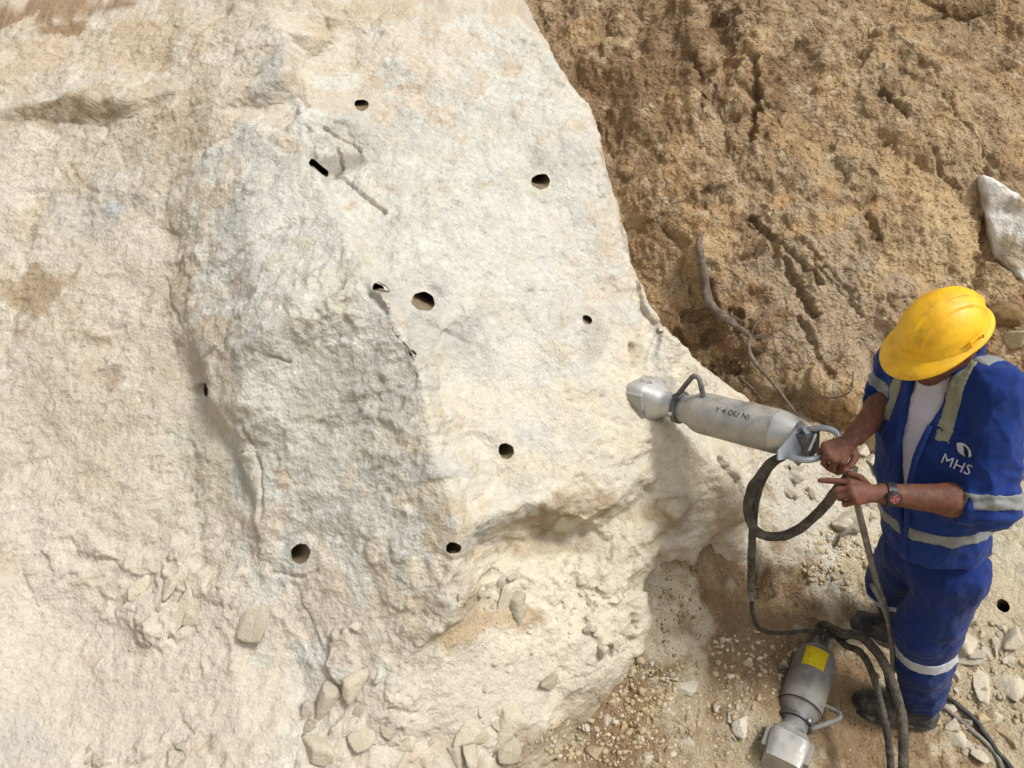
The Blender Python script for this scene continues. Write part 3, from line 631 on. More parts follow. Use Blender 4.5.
def catmull(pts, n=10):
    p = [np.array(q, float) for q in pts]; p = [2 * p[0] - p[1]] + p + [2 * p[-1] - p[-2]]; out = []
    for i in range(1, len(p) - 2):
        for t in np.linspace(0, 1, n, endpoint=False):
            out.append(0.5 * (2 * p[i] + (p[i + 1] - p[i - 1]) * t + (2 * p[i - 1] - 5 * p[i] + 4 * p[i + 1] - p[i + 2]) * t * t + (3 * p[i] - p[i - 1] - 3 * p[i + 1] + p[i + 2]) * t ** 3))
    out.append(p[-2]); return np.array(out)
def tube_mesh(path, r, sides=14, squash=None):
    """r: number or list along the path"""
    n = len(path); r = np.interp(np.linspace(0, 1, n), np.linspace(0, 1, len(r)), r) if hasattr(r, '__len__') else np.full(n, r)
    tg = np.gradient(path, axis=0); tg /= np.linalg.norm(tg, axis=1)[:, None] + 1e-12
    u = np.cross(tg[0], (0.3, 0.2, 0.93)); u /= np.linalg.norm(u); vs_, fs = [], []
    for i in range(n):
        u = u - tg[i] * (u @ tg[i]); u /= np.linalg.norm(u); w = np.cross(tg[i], u)
        for k in range(sides):
            a = 2 * math.pi * k / sides; vs_.append(path[i] + r[i] * (math.cos(a) * u + math.sin(a) * w))
    for i in range(n - 1):
        for k in range(sides):
            fs.append((i * sides + k, i * sides + (k + 1) % sides, (i + 1) * sides + (k + 1) % sides, (i + 1) * sides + k))
    fs.append(tuple(range(sides))[::-1]); fs.append(tuple((n - 1) * sides + k for k in range(sides)))
    return vs_, fs
class MB:
    def __init__(s): s.v, s.f = [], []
    def add(s, vf):
        o = len(s.v); s.v += [np.asarray(q, float) for q in vf[0]]; s.f += [tuple(i + o for i in f) for f in vf[1]]; return s
    def tube(s, pts, r, sides=12, smooth_n=0):
        return s.add(tube_mesh(catmull(pts, smooth_n) if smooth_n else np.array(pts, float), r, sides))
    def box(s, c, ax, hs, bev=0.0):
        c = np.array(c, float); ax = np.array(ax, float); vs_ = []
        bm = bmesh.new(); bmesh.ops.create_cube(bm, size=2)
        for v in bm.verts: v.co = Vector((v.co.x * hs[0], v.co.y * hs[1], v.co.z * hs[2]))
        if bev: bmesh.ops.bevel(bm, geom=list(bm.edges), offset=bev, segments=2, affect='EDGES', profile=0.6)
        bm.verts.index_update(); vs_ = [c + v.co.x * ax[0] + v.co.y * ax[1] + v.co.z * ax[2] for v in bm.verts]
        fs = [tuple(v.index for v in f.verts) for f in bm.faces]; bm.free(); return s.add((vs_, fs))
    def loft(s, rings, close=True):
        n = len(rings[0]); vs_ = [q for r in rings for q in r]; fs = []
        for i in range(len(rings) - 1):
            for k in range(n): fs.append((i * n + k, i * n + (k + 1) % n, (i + 1) * n + (k + 1) % n, (i + 1) * n + k))
        if close: fs.append(tuple(range(n))[::-1]); fs.append(tuple((len(rings) - 1) * n + k for k in range(n)))
        return s.add((vs_, fs))
    def lathe(s, o, ax, prof, n=40, close=True):
        a, u, w = ax; o = np.array(o, float)
        return s.loft([[o + a * t + r * (math.cos(2 * math.pi * k / n) * u + math.sin(2 * math.pi * k / n) * w) for k in range(n)] for t, r in prof], close)
    def obj(s, name, mat, parent=None, sm=True, auto=None):
        o = mesh_obj(name, s.v, s.f, mat, parent, sm)
        if auto:
            me = o.data; bm = bmesh.new(); bm.from_mesh(me)
            bmesh.ops.recalc_face_normals(bm, faces=bm.faces)
            for e in bm.edges:
                if len(e.link_faces) == 2 and e.calc_face_angle(0) > math.radians(auto): e.smooth = False
            bm.to_mesh(me); bm.free()
        return o

# ------------------------------------------------------------------ materials of the things
def metal_mat(name, c_hi, c_lo, rough, dust, metal=0.85, dust_amt=.5, sc=1.0):
    t = NT(name); n = t.noise(14 * sc, 8, .7, .6); n2 = t.noise(70 * sc, 6, .7)
    st = t.noise(1.0, 6, .6, 0, t.n('ShaderNodeMapping', Vector=t.co, Scale=(200, 30, 200)).outputs[0])
    base = t.mix(c_lo, c_hi, t.ramp(n, [(.35, 0.), (.62, 1.)])); base = t.mix(base, c_lo, t.math('MULTIPLY', st, .35))
    dm = t.math('MULTIPLY', t.ramp(t.math('ADD', t.math('MULTIPLY', n, .6), t.math('MULTIPLY', n2, .4)), [(.42, 0.), (.62, 1.)]), dust_amt)
    base = t.mix(base, dust, dm)
    r = t.math('ADD', t.math('MULTIPLY', dm, .4), t.math('ADD', rough - .08, t.math('MULTIPLY', n2, .16)))
    t.fin(base, 0.5, 0.5, t.bump(n2, .25, .002), .5)
    t.set(t.b.inputs['Roughness'], r); t.set(t.b.inputs['Metallic'], t.math('MULTIPLY', t.math('SUBTRACT', 1.0, dm), metal)); return t.m
M = {}
M['steel'] = metal_mat('worn_steel', (.46, .455, .44), (.24, .24, .23), .42, tuple(A(168, 158, 138)), .6, .75)
M['steel_bright'] = metal_mat('bright_steel', (.60, .60, .60), (.38, .38, .37), .36, tuple(A(190, 184, 170)), .8, .6)
M['steel_dark'] = metal_mat('dark_steel', (.16, .165, .17), (.08, .08, .085), .45, tuple(A(140, 132, 118)), .7, .5)
M['galv'] = metal_mat('galvanised_steel', (.46, .50, .54), (.30, .33, .37), .38, tuple(A(160, 155, 145)), .8, .3)
M['steel_old'] = metal_mat('scuffed_steel', (.24, .235, .22), (.13, .13, .125), .6, tuple(A(150, 142, 126)), .35, .85)
def cloth_mat(name, col, col2, dust, damt=.25, weave=900, rough=.9, bumpd=.004):
    t = NT(name); n = t.noise(6, 6, .6, .5); n2 = t.noise(28, 6, .7)
    c = t.mix(col, col2, t.ramp(n, [(.35, 0.), (.65, 1.)]))
    c = t.mix(c, dust, t.math('MULTIPLY', t.ramp(n2, [(.45, 0.), (.75, 1.)]), damt))
    b = t.bump(t.noise(18, 4, .6, 1.0), .5, bumpd); b = t.bump(t.noise(weave, 2), .3, .0006, b)
    t.fin(c, rough, 0, b, .2); t.b.inputs['Sheen Weight'].default_value = .08; t.b.inputs['Sheen Roughness'].default_value = .5; return t.m
dustc = tuple(A(176, 164, 142))
M['blue'] = cloth_mat('blue_work_cloth', tuple(A(29, 63, 144) * .68), tuple(A(26, 58, 134) * .68), tuple(A(72, 86, 130)), .12)
M['blue_dark'] = cloth_mat('blue_trouser_cloth', tuple(A(27, 57, 136) * .64), tuple(A(24, 51, 124) * .64), tuple(A(64, 78, 118)), .12)
M['band'] = cloth_mat('grey_reflective_tape', tuple(A(146, 148, 146)), tuple(A(124, 125, 122)), tuple(A(120, 118, 108)), .4, 600, .55)
M['band_white'] = cloth_mat('pale_reflective_tape', tuple(A(206, 208, 216)), tuple(A(186, 190, 200)), tuple(A(150, 148, 140)), .35, 600, .55)
M['band_tan'] = cloth_mat('stained_reflective_tape', tuple(A(152, 150, 124)), tuple(A(128, 126, 106)), tuple(A(110, 104, 84)), .4, 600, .6)
M['shirt'] = cloth_mat('white_cotton', tuple(A(216, 212, 222)), tuple(A(200, 196, 208)), tuple(A(180, 172, 165)), .2)
M['boot'] = cloth_mat('black_boot_leather', tuple(A(44, 44, 48)), tuple(A(60, 58, 56)), tuple(A(140, 130, 112)), .6, 300, .55)
M['boot_sole'] = cloth_mat('rubber_sole', tuple(A(50, 48, 46)), tuple(A(70, 66, 60)), dustc, .7, 300, .8)
t = NT('skin'); c = t.mix(tuple(A(118, 72, 52)), tuple(A(92, 54, 40)), t.ramp(t.noise(22, 5), [(.35, 0.), (.65, 1.)]))
c = t.mix(c, tuple(A(168, 136, 112)), t.math('MULTIPLY', t.ramp(t.noise(60, 7, .75), [(.5, 0.), (.72, 1.)]), .35))
t.fin(c, .62, 0, t.bump(t.noise(190, 6, .7), .5, .003), .35); M['skin'] = t.m
t = NT('nail'); t.fin(tuple(A(170, 120, 100)), .35); M['nail'] = t.m
t = NT('hair'); t.fin((.012, .01, .009), .8, 0, t.bump(t.noise(400, 3), .8, .003)); M['hair'] = t.m
t = NT('eye_white'); t.fin((.7, .66, .6), .2); M['eye'] = t.m
t = NT('yellow_helmet_plastic'); n = t.noise(9, 8, .65, .4)
c = t.mix(tuple(A(238, 186, 30, .9)), tuple(A(216, 160, 24, .9)), t.ramp(n, [(.4, 0.), (.65, 1.)])); c = t.mix(c, tuple(A(150, 118, 60)), t.math('MULTIPLY', t.ramp(t.noise(26, 8, .75), [(.5, 0.), (.72, 1.)]), .55))
t.fin(c, .46, 0, t.bump(t.noise(90, 6, .7), .15, .002), .4); M['helmet'] = t.m
t = NT('black_rubber'); t.fin(t.mix((.02, .02, .02), tuple(A(120, 112, 96)), t.math('MULTIPLY', t.ramp(t.noise(30, 7, .7), [(.45, 0.), (.7, 1.)]), .5)), .6, 0, t.bump(t.noise(200, 3), .3, .001)); M['rubber'] = t.m
t = NT('braided_sleeve'); w = t.n('ShaderNodeTexVoronoi', Vector=t.co, Scale=190.0).outputs['Distance']
t.fin(t.mix(tuple(A(66, 62, 54)), tuple(A(122, 114, 98)), t.math('MULTIPLY', t.ramp(t.noise(22, 7, .75, 1.0), [(.42, 0.), (.68, 1.)]), .8)), .85, 0, t.bump(t.noise(40, 5, .7, .5), .6, .006, t.bump(w, .7, .003))); M['sleeve'] = t.m
t = NT('grey_hose'); t.fin(t.mix(tuple(A(104, 100, 92)), tuple(A(150, 144, 130)), t.ramp(t.noise(25, 6, .7), [(.4, 0.), (.65, 1.)])), .7, 0, t.bump(t.noise(150, 4), .4, .002)); M['grey_hose'] = t.m
t = NT('yellow_sticker'); t.fin(t.mix(tuple(A(226, 200, 20)), tuple(A(120, 110, 60)), t.ramp(t.noise(60, 8, .8), [(.56, 0.), (.66, 1.)])), .6); M['sticker'] = t.m
t = NT('black_paint'); t.fin((.025, .025, .028), .7); M['ink'] = t.m
t = NT('black_plastic'); t.fin((.02, .02, .022), .45); M['plastic'] = t.m
t = NT('watch_dial'); t.fin(t.mix((.06, .03, .03), tuple(A(170, 90, 84)), t.ramp(t.noise(220, 2), [(.48, 0.), (.53, 1.)])), .3); M['dial'] = t.m
t = NT('dry_root_wood'); t.fin(t.mix(tuple(A(128, 116, 104)), tuple(A(86, 72, 58)), t.ramp(t.noise(30, 7, .7), [(.4, 0.), (.62, 1.)])), .9, 0, t.bump(t.noise(90, 6, .7), .7, .004)); M['root'] = t.m
def stone_mat(name, c1_, c2_, c3_):
    t = NT(name); inf = t.n('ShaderNodeObjectInfo').outputs['Random']
    c = t.mix(c1_, c2_, t.ramp(t.noise(2.2, 9, .7, .3), [(.35, 0.), (.65, 1.)])); c = t.mix(c, c3_, t.math('MULTIPLY', t.ramp(t.noise(6, 9, .75), [(.5, 0.), (.72, 1.)]), .7))
    hv = t.n('ShaderNodeHueSaturation', Color=c); t.set(hv.inputs['Value'], t.math('ADD', .84, t.math('MULTIPLY', inf, .26)))
    return t.fin(hv.outputs[0], .95, 0, t.bump(t.noise(3.5, 10, .72), .9, .012), .15)
M['stone'] = stone_mat('pale_stone', tuple(A(216, 205, 183)), tuple(A(204, 190, 164)), tuple(A(228, 220, 204)))
M['stone_white'] = stone_mat('white_stone', tuple(A(222, 213, 194)), tuple(A(208, 196, 172)), tuple(A(232, 226, 212)))
M['stone_brown'] = stone_mat('brown_stone', tuple(A(166, 136, 94)), tuple(A(140, 110, 74)), tuple(A(184, 156, 112)))
M['stone_tan'] = stone_mat('tan_stone', tuple(A(204, 186, 152)), tuple(A(182, 160, 122)), tuple(A(214, 200, 172)))

# ------------------------------------------------------------------ hydraulic rock splitters
def text_mesh(body, size, extrude=0.0):
    cu = bpy.data.curves.new('txt', 'FONT'); cu.body = body; cu.size = size; cu.align_x = 'CENTER'; cu.align_y = 'CENTER'; cu.resolution_u = 2; cu.offset = 0.0
    o = bpy.data.objects.new('txt', cu); C.objects.link(o); bpy.context.view_layer.update()
    me = bpy.data.meshes.new_from_object(o); bm = bmesh.new(); bm.from_mesh(me)
    bmesh.ops.triangulate(bm, faces=bm.faces); bmesh.ops.subdivide_edges(bm, edges=[e for e in bm.edges if e.calc_length() > size * .12], cuts=2); bmesh.ops.triangulate(bm, faces=bm.faces)
    bm.verts.index_update(); v = np.array([tuple(q.co) for q in bm.verts]); f = [tuple(q.index for q in g.verts) for g in bm.faces]
    bm.free(); bpy.data.objects.remove(o); bpy.data.curves.remove(cu); bpy.data.meshes.remove(me); return v, f
def splitter(nose, tail, up, rad, label, old=False, sticker=None, rear=True, text=None, hsc=1.0, handle_up=None):
    nose, tail = np.array(nose), np.array(tail); a = nrm(tail - nose); L = np.linalg.norm(tail - nose)
    u = nrm(np.array(up) - a * (np.array(up) @ a)); w = np.cross(a, u); fr = (a, u, w); R = rad
    root = empty('rock_splitter', tuple(nose)); root.location = (0, 0, 0)
    tag(root, label, 'rock splitter', 'hydraulic rock splitters')
    m1 = M['steel_old'] if old else M['steel']; m2 = M['steel_old'] if old else M['steel_bright']
    b = MB().lathe(nose, fr, [(.30 * L, .60 * R), (.315 * L, .64 * R), (.35 * L, .66 * R), (.37 * L, .70 * R), (.40 * L, .76 * R), (.43 * L, .90 * R), (.45 * L, .97 * R), (.47 * L, R), (.60 * L, R), (.75 * L, R), (.875 * L, R)], 48)
    b.obj('cylinder_body', m1, root, True, 35)
    MB().lathe(nose, fr, [(.876 * L, R * .995), (.90 * L, R * .97), (.945 * L, R * .86), (.975 * L, R * .72), (.985 * L, R * .5), (L, R * .45)], 48).obj('end_cap', m2, root, True, 40)
    # wedge head: squared at the nose, round at the neck
    rings = []
    for tt, hx, hy, ex in [(-.06, .93, .80, 7), (-.02, .95, .83, 7), (.02, .97, .86, 7), (.10, 1.0, .90, 6.5), (.15, 1.0, .90, 5), (.155, .97, .88, 4.5), (.20, .88, .84, 3), (.235, .70, .70, 2.2), (.27, .60, .60, 2), (.31, .585, .585, 2)]:
        ring = []
        for k in range(40):
            th = 2 * math.pi * k / 40; c, s = math.cos(th), math.sin(th); rr = (abs(c) ** ex + abs(s) ** ex) ** (-1 / ex)
            ring.append(nose + a * tt * L + R * (u * c * rr * hx + w * s * rr * hy))
        rings.append(ring)
    MB().loft(rings).obj('wedge_head', m2 if not old else M['steel'], root, True, 38)
    MB().box(nose + a * .085 * L - w * R * .905, (a, u, w), (.085 * L, .70 * R, .012), .006).obj('side_plate', m1, root, True, 30)
    MB().box(nose + a * .085 * L + w * R * .905, (a, u, w), (.085 * L, .70 * R, .012), .006).obj('side_plate', m1, root, True, 30)
    MB().lathe(nose, fr, [(.318 * L, .66 * R), (.32 * L, .80 * R), (.345 * L, .80 * R), (.347 * L, .66 * R)], 40).obj('clamp_ring', M['steel_dark'], root, True, 35)
    hu = nrm(np.array(handle_up) - a * (np.array(handle_up) @ a)) if handle_up is not None else u; hw = np.cross(a, hu)
    H = .078 * hsc; br = .0085
    p0 = nose + a * .33 * L + hu * R * .72 + hw * .012; h = MB()
    h.tube([p0, p0 + a * .010 + hu * .012, p0 + a * .062 + hu * H, p0 + a * .078 + hu * (H + .003), p0 + a * .088 + hu * (H - .004), p0 + a * .098 + hu * .026, p0 + a * .098 + hu * .0], br, 10, 4)
    h.obj('front_handle', M['steel_dark'] if not old else M['steel_old'], root, True)
    MB().box(p0 - hu * .006 + a * .004, (a, hu, hw), (.014, .012, .016), .004).obj('handle_lug', M['steel_dark'], root)
    for k in range(3): MB().lathe(nose + hu * 0 + a * (.33 + .0) * L + (hw * math.cos(k * 2.1) + hu * math.sin(k * 2.1)) * R * .80, ((hw * math.cos(k * 2.1) + hu * math.sin(k * 2.1)), a, np.cross((hw * math.cos(k * 2.1) + hu * math.sin(k * 2.1)), a)), [(0, .007), (.006, .007), (.007, .004)], 8).obj('bolt', M['steel_bright'], root)
    if text is not None:
        tv, tf = text_mesh(text, .036)
        vs_ = []
        for x, y, _ in tv:
            al = math.radians(text_ang) + y / R; vs_.append(nose + a * (.62 * L + x * 1.0) + (R + .0012) * (math.cos(al) * u + math.sin(al) * w))
        o = mesh_obj('painted_lettering', vs_, tf, M['ink'], root)
    return root, nose, a, u, w, L, R
nose1 = P(634, 396, hit(640, 397, [rock])[3] + .045); tail1 = P(803, 438, 2.28)
camdir = nrm(CAM - tail1)
text_ang = 62
up1 = np.array([0, 0, 1.]); Rs = .068
spl1, n1_, a1, u1, w1, L1, R1 = splitter(nose1 - nrm(tail1 - nose1) * .022, tail1, up1, Rs, 'steel hydraulic rock splitter driven into the drilled rock, held up in front of the worker', text=None)
sgn = 1.0 if w1 @ camdir > 0 else -1.0
def lettering(root, txt, at, size, ang_deg, name='painted_lettering', flip=1, n1_=n1_, a1=a1, u1=u1, w1=w1, L1=L1, R1=R1):
    tv, tf = text_mesh(txt, size); vs_ = []
    for x, y, _ in tv:
        al = math.radians(ang_deg) - y * flip / R1
        vs_.append(n1_ + a1 * (at * L1 + x * flip) + (R1 + .0012) * (math.cos(al) * u1 + sgn * math.sin(al) * w1))
    return mesh_obj(name, vs_, tf, M['ink'], root, False)
lettering(spl1, 'Y\u00b74 OU N)', .68, .026, 42)
# small dark casting marks on the wedge head
for k, (at, ang) in enumerate([(.05, 24), (.10, 27), (.15, 30)]):
    tv, tf = text_mesh('R0D'[k], .024); al = math.radians(ang)
    c = n1_ + a1 * at * L1 + u1 * R1 * 1.004 + sgn * w1 * (.004)
    vs_ = [c + a1 * x - sgn * w1 * (-y) * -1 for x, y, _ in tv]
    mesh_obj('painted_mark', vs_, tf, M['ink'], spl1, False)
# rear bracket, loop handle, lever, hose manifold
bc = P(793, 443, 2.235); bx = nrm(P(808, 425, 2.25) - P(778, 452, 2.22)); bz = camdir * .8 + a1 * .6; bz = nrm(bz - bx * (bz @ bx)); by = np.cross(bz, bx)
g = MB(); o_ = []
plate = [(-.072, -.006), (-.055, .016), (-.02, .020), (.035, .030), (.050, .022), (.050, -.005), (.035, -.030), (-.005, -.058), (-.030, -.060), (-.035, -.030)]
ring0 = [bc + bx * x + by * y for x, y in plate]; g.loft([ring0, [q + bz * .008 for q in ring0]])
g.obj('rear_bracket', M['galv'], spl1, True, 30)
MB().loft([[bc + bx * (.046 + dx) + by * (.0 + dy) for dx, dy in ((-.01, -.03), (.01, -.03), (.01, .026), (-.01, .026))], [bc + bz * .026 + bx * (.046 + dx) + by * (.0 + dy) for dx, dy in ((-.01, -.03), (.01, -.03), (.01, .026), (-.01, .026))]]).obj('bracket_lug', M['galv'], spl1, True, 30)
MB().tube([P(806, 430, 2.235), P(822, 428, 2.205), P(834, 431, 2.19), P(839, 438, 2.18), P(834, 448, 2.175), P(820, 457, 2.17), P(806, 460, 2.175), P(790, 457, 2.20)], .0095, 12, 6).obj('rear_handle', M['galv'], spl1)
MB().tube([P(816, 434, 2.19), P(812, 444, 2.185), P(809, 451, 2.185)], [.004, .0035, .0045], 8, 4).obj('control_lever', M['steel_bright'], spl1)
MB().box(P(806, 442, 2.25), (a1, u1, w1), (.028, .036, .032), .006).obj('valve_block', M['steel_dark'], spl1, True, 30)
for q in ((803, 427), (812, 428)): MB().lathe(P(*q, 2.22), (camdir, u1, w1), [(0, .008), (.006, .008), (.008, .005)], 6).obj('bolt', M['steel_bright'], spl1)

gt = hit(822, 642, [ground]); gn = hit(790, 752, [ground])
tail2 = P(819, 650, gt[3] - .09); nose2 = P(782, 762, gn[3] - .075)
spl2, n2_, a2, u2, w2, L2, R2 = splitter(nose2, tail2, CAM - nose2, .073, 'scuffed grey rock splitter with yellow sticker lying on the soil by the boots', old=True, handle_up=np.array([1., .15, .35]), hsc=.9)
cd2 = nrm(CAM - P(805, 690, 2.6)); rings = []
for tt in np.linspace(.73, .90, 8):
    rings.append([n2_ + a2 * tt * L2 + (R2 + .0015 + (0.0 if 0 < k < 9 else -.002)) * (math.cos(al) * u2 + math.sin(al) * w2) for k, al in enumerate(np.linspace(-.62, .52, 10))])
sv = [q for r in rings for q in r]; sf = [(i * 10 + k, i * 10 + k + 1, (i + 1) * 10 + k + 1, (i + 1) * 10 + k) for i in range(7) for k in range(9)]
mesh_obj('yellow_sticker', sv, sf, M['sticker'], spl2)
for dx in (-.018, .018): MB().lathe(tail2 - a2 * .02 + w2 * dx, (a2, u2, w2), [(0, .017), (.05, .017), (.055, .014), (.08, .014)], 14).obj('hose_fitting', M['steel_dark'], spl2, True, 30)
MB().tube([n2_ + a2 * .44 * L2 + (R2 + .002) * (math.cos(x) * u2 + math.sin(x) * w2) for x in np.linspace(-1.5, 1.5, 14)], .0022, 6).obj('wire', M['plastic'], spl2)
tv, tf = text_mesh('I', .03)

# ------------------------------------------------------------------ the worker
def blk(): pass
Lsh = P(996, 392, 2.02); Rsh = P(906, 362, 2.26)
lh_c = P(950, 320, 1.955)
pel = P(936, 548, 2.36); neck = (Lsh + Rsh) / 2 + np.array([-.03, -.01, .045])
U = nrm(neck - pel); Rr = Rsh - Lsh; Rr = nrm(Rr - U * (Rr @ U)); Fr = np.cross(U, Rr); Fr = nrm(Fr)
if Fr[0] > 0: Fr = -Fr
LT = np.linalg.norm(neck - pel)
hipL = pel - Rr * .072 - U * .05; hipR = pel + Rr * .09 - U * .05
gl = hit(914, 720, [ground])[0]; gl_toe = hit(850, 698, [ground])[0]
gr = hit(892, 640, [ground])[0]; gr_toe = hit(858, 618, [ground])[0]
fl = gl_toe - gl; fl[2] = 0; fl = nrm(fl) ; fr_ = nrm((gr_toe - gr) * np.array([1, 1, 0]))
ankL = gl + np.array([0, 0, .09]) - fl * .0; ankR = gr + np.array([0, 0, .09]) + np.array([.02, .03, 0])
knL = P(925, 634, 2.53); knR = P(893, 582, 2.74)
elL = P(988, 503, 2.06); wrL = P(884, 494, 2.08); elR = P(893, 396, 2.33); wrR = P(855, 436, 2.19)
person = empty('person', (float(pel[0]), float(pel[1]), 0)); person.location = (0, 0, 0)
tag(person, 'worker in yellow hard hat and blue overalls gripping a hose beside the rock splitter', 'person')
Fh = nrm([-.83, -.20, -.52]); Uh = np.array([0, 0, 1.]) - Fh * Fh[2]; Uh = nrm(Uh + np.array([-.05, -.05, 0])); Uh = nrm(Uh - Fh * (Uh @ Fh)); Lh = np.cross(Uh, Fh)
hd = P(941, 334, 1.985)       # skull centre
sd = SDF([.75, 1.45, -.12], [1.62, 2.35, 1.78], .0045)
axh = (Lh, Fh, Uh)
sd.ell(hd, axh, (.070, .088, .083), .01)
sd.ell(hd + Fh * .035 - Uh * .055, axh, (.055, .060, .070), .03)       # face
sd.ell(hd + Fh * .062 - Uh * .110, axh, (.030, .028, .022), .03)       # chin
sd.cap(hd + Fh * .098 - Uh * .015, hd + Fh * .118 - Uh * .052, .008, .014, .012)   # nose
sd.cap(hd + Fh * .090 + Lh * .03 + Uh * .003, hd + Fh * .090 - Lh * .03 + Uh * .003, .012, .012, .015)  # brow
sd.cap(hd + Fh * .096 - Uh * .079 + Lh * .018, hd + Fh * .096 - Uh * .079 - Lh * .018, .0065, .0065, .006)  # lips
sd.cap(hd + Fh * .095 - Uh * .088 + Lh * .014, hd + Fh * .095 - Uh * .088 - Lh * .014, .0065, .0065, .004)
for s_ in (-1, 1): sd.ell(hd + Lh * s_ * .073 - Uh * .030 - Fh * .008, (Lh, Fh, Uh), (.010, .018, .030), .006)
sd.chain([hd - Fh * .03 - Uh * .06, neck + Fr * .0 + U * .01, neck - U * .08], [.054, .056, .055], .03)
sd.cap(pel + U * .02, neck - U * .16 - Fr * .01, .085, .092, .04); sd.cap(Lsh + Rr * .04 - U * .05, Rsh - Rr * .04 - U * .05, .045, .045, .04)
sd.chain([Lsh - U * .02 + Rr * .02, elL], [.048, .044], .03); sd.chain([Rsh - U * .02 - Rr * .02, elR], [.048, .044], .03)
def forearm(a, b): sd.chain([a, a + (b - a) * .35, b], [.042, .043, .0275], .02)
forearm(elL, wrL); forearm(elR, wrR)
sd.chain([hipL, knL, ankL], [.066, .050, .040], .03); sd.chain([hipR, knR, ankR], [.066, .050, .040], .03)
sd.chain([ankL - [0, 0, .03], gl + fl * .15 + [0, 0, .04]], [.035, .028]); sd.chain([ankR - [0, 0, .03], gr + fr_ * .15 + [0, 0, .04]], [.035, .028])
# hands: own finer volume, blended into the wrists
hs_ = SDF([.78, 1.52, 1.05], [1.06, 1.98, 1.42], .0026)
def palm(w, kn, r0=.024, r1=.0125):
    m = w + (np.mean(kn, 0) - w) * .15
    hs_.cap(w - (np.mean(kn, 0) - w) * .4, w, .0275, .026, .012); hs_.cap(w, m, .026, .024, .012)
    for q in kn: hs_.cap(m, q, r0 * .72, r1 * 1.02, .010)
def finger(pts, r=.0092):
    hs_.chain(pts, [r * 1.08, r, r * .92, r * .80][:len(pts)], .0035)
# left hand (nearer), index finger pointing
kL = [P(851, 483, 2.085), P(851, 489, 2.068), P(853, 495, 2.062), P(857, 501, 2.064)]
palm(wrL, kL)
finger([kL[0], P(838, 481.5, 2.10), P(828, 480.5, 2.11), P(820, 480.5, 2.117)], .0088)
finger([kL[1], P(838, 490, 2.085), P(836, 491, 2.115), P(846, 489, 2.130)], .0095)
finger([kL[2], P(840, 497, 2.082), P(840, 498, 2.112), P(849, 496, 2.127)], .0092)
finger([kL[3], P(845, 504, 2.082), P(845, 504, 2.108), P(853, 502, 2.122)], .0085)
finger([P(868, 486, 2.10), P(860, 478, 2.125), P(850, 474, 2.14)], .0105)
# right hand, a fist round the hose end
kR = [P(842, 462, 2.135), P(834, 460, 2.125), P(828, 454, 2.13), P(825, 446, 2.145)]
palm(wrR, kR)
finger([kR[0], P(841, 471, 2.155), P(847, 472.5, 2.175), P(853, 469, 2.18)], .0095)
finger([kR[1], P(832, 469, 2.15), P(838, 472, 2.175), P(846, 469, 2.185)], .0097)
finger([kR[2], P(824, 463, 2.155), P(829, 468, 2.182), P(838, 466, 2.195)], .0094)
finger([kR[3], P(820, 453, 2.17), P(824, 459, 2.195), P(833, 459, 2.205)], .0085)
finger([P(853, 448, 2.17), P(855, 458, 2.155), P(850, 466, 2.15), P(845, 470, 2.15)], .0105)
# merge: sample the hand volume into the body volume only as a separate, overlapping region of the same mesh
Vb, Qb = nets(sd.F, sd.lo, sd.h); Vb = relax(Vb, Qb, 2)
Vh, Qh = nets(hs_.F, hs_.lo, hs_.h); Vh = relax(Vh, Qh, 1)
body = mesh_obj('body', np.concatenate([Vb, Vh]), np.concatenate([Qb, Qh + len(Vb)]), M['skin'], person)
# eyes and hair
for s_ in (-1, 1):
    MB().lathe(hd + Fh * .080 + Lh * s_ * .030 - Uh * .018, (Fh, Lh, Uh), [(-.011, .002), (-.008, .008), (0, .0115), (.008, .008), (.0105, .004), (.011, .001)], 16).obj('eye', M['eye'], person)
hsdf = SDF(hd - .13, hd + .13, .005); hsdf.ell(hd - Fh * .006 + Uh * .002, axh, (.076, .093, .088), .01)
pp = hsdf.pts() - hd; cut = np.minimum((pp @ Fh) * .9 - .045 - (pp @ Uh) * .8, 9); hsdf.F = np.maximum(hsdf.F, cut.astype(np.float32)); hsdf.F = np.maximum(hsdf.F, (-(pp @ Uh) - .055 - 0 * cut).astype(np.float32))
skin('hair', hsdf.F, hsdf.lo, hsdf.h, M['hair'], person)

# torso coordinates for the clothes
def tc(p): q = p - pel; return q @ Rr, q @ Fr, q @ U
def f_torso(p, inset=0.0):
    r, f, u = tc(p)
    us = np.array([-.16, -.10, .0, .10, .25, .38, .46, .52, .58]) * LT / .58
    rx = np.interp(u, us, [.150, .152, .152, .156, .174, .180, .160, .110, .060]) - inset
    ry = np.interp(u, us, [.125, .128, .130, .130, .138, .138, .120, .095, .060]) - inset
    off = np.interp(u, us, [.01, .01, .01, .01, .02, .01, -.005, -.01, -.01])
    k = np.sqrt((r / rx) ** 2 + ((f - off) / ry) ** 2); d = (k - 1) * np.minimum(rx, ry) * .95
    return np.maximum(d, np.maximum(u - (LT + .015 - inset), -(u - .035) + inset))
js = SDF([.82, 1.40, .60], [1.66, 2.36, 1.62], .0048)
pj = js.pts(); js.F = f_torso(pj).astype(np.float32)
Lc = elL + nrm(wrL - elL) * .080; Rc = elR + nrm(wrR - elR) * .055
js.cap(Lsh + Rr * .03, Rsh - Rr * .03, .075, .075, .06)
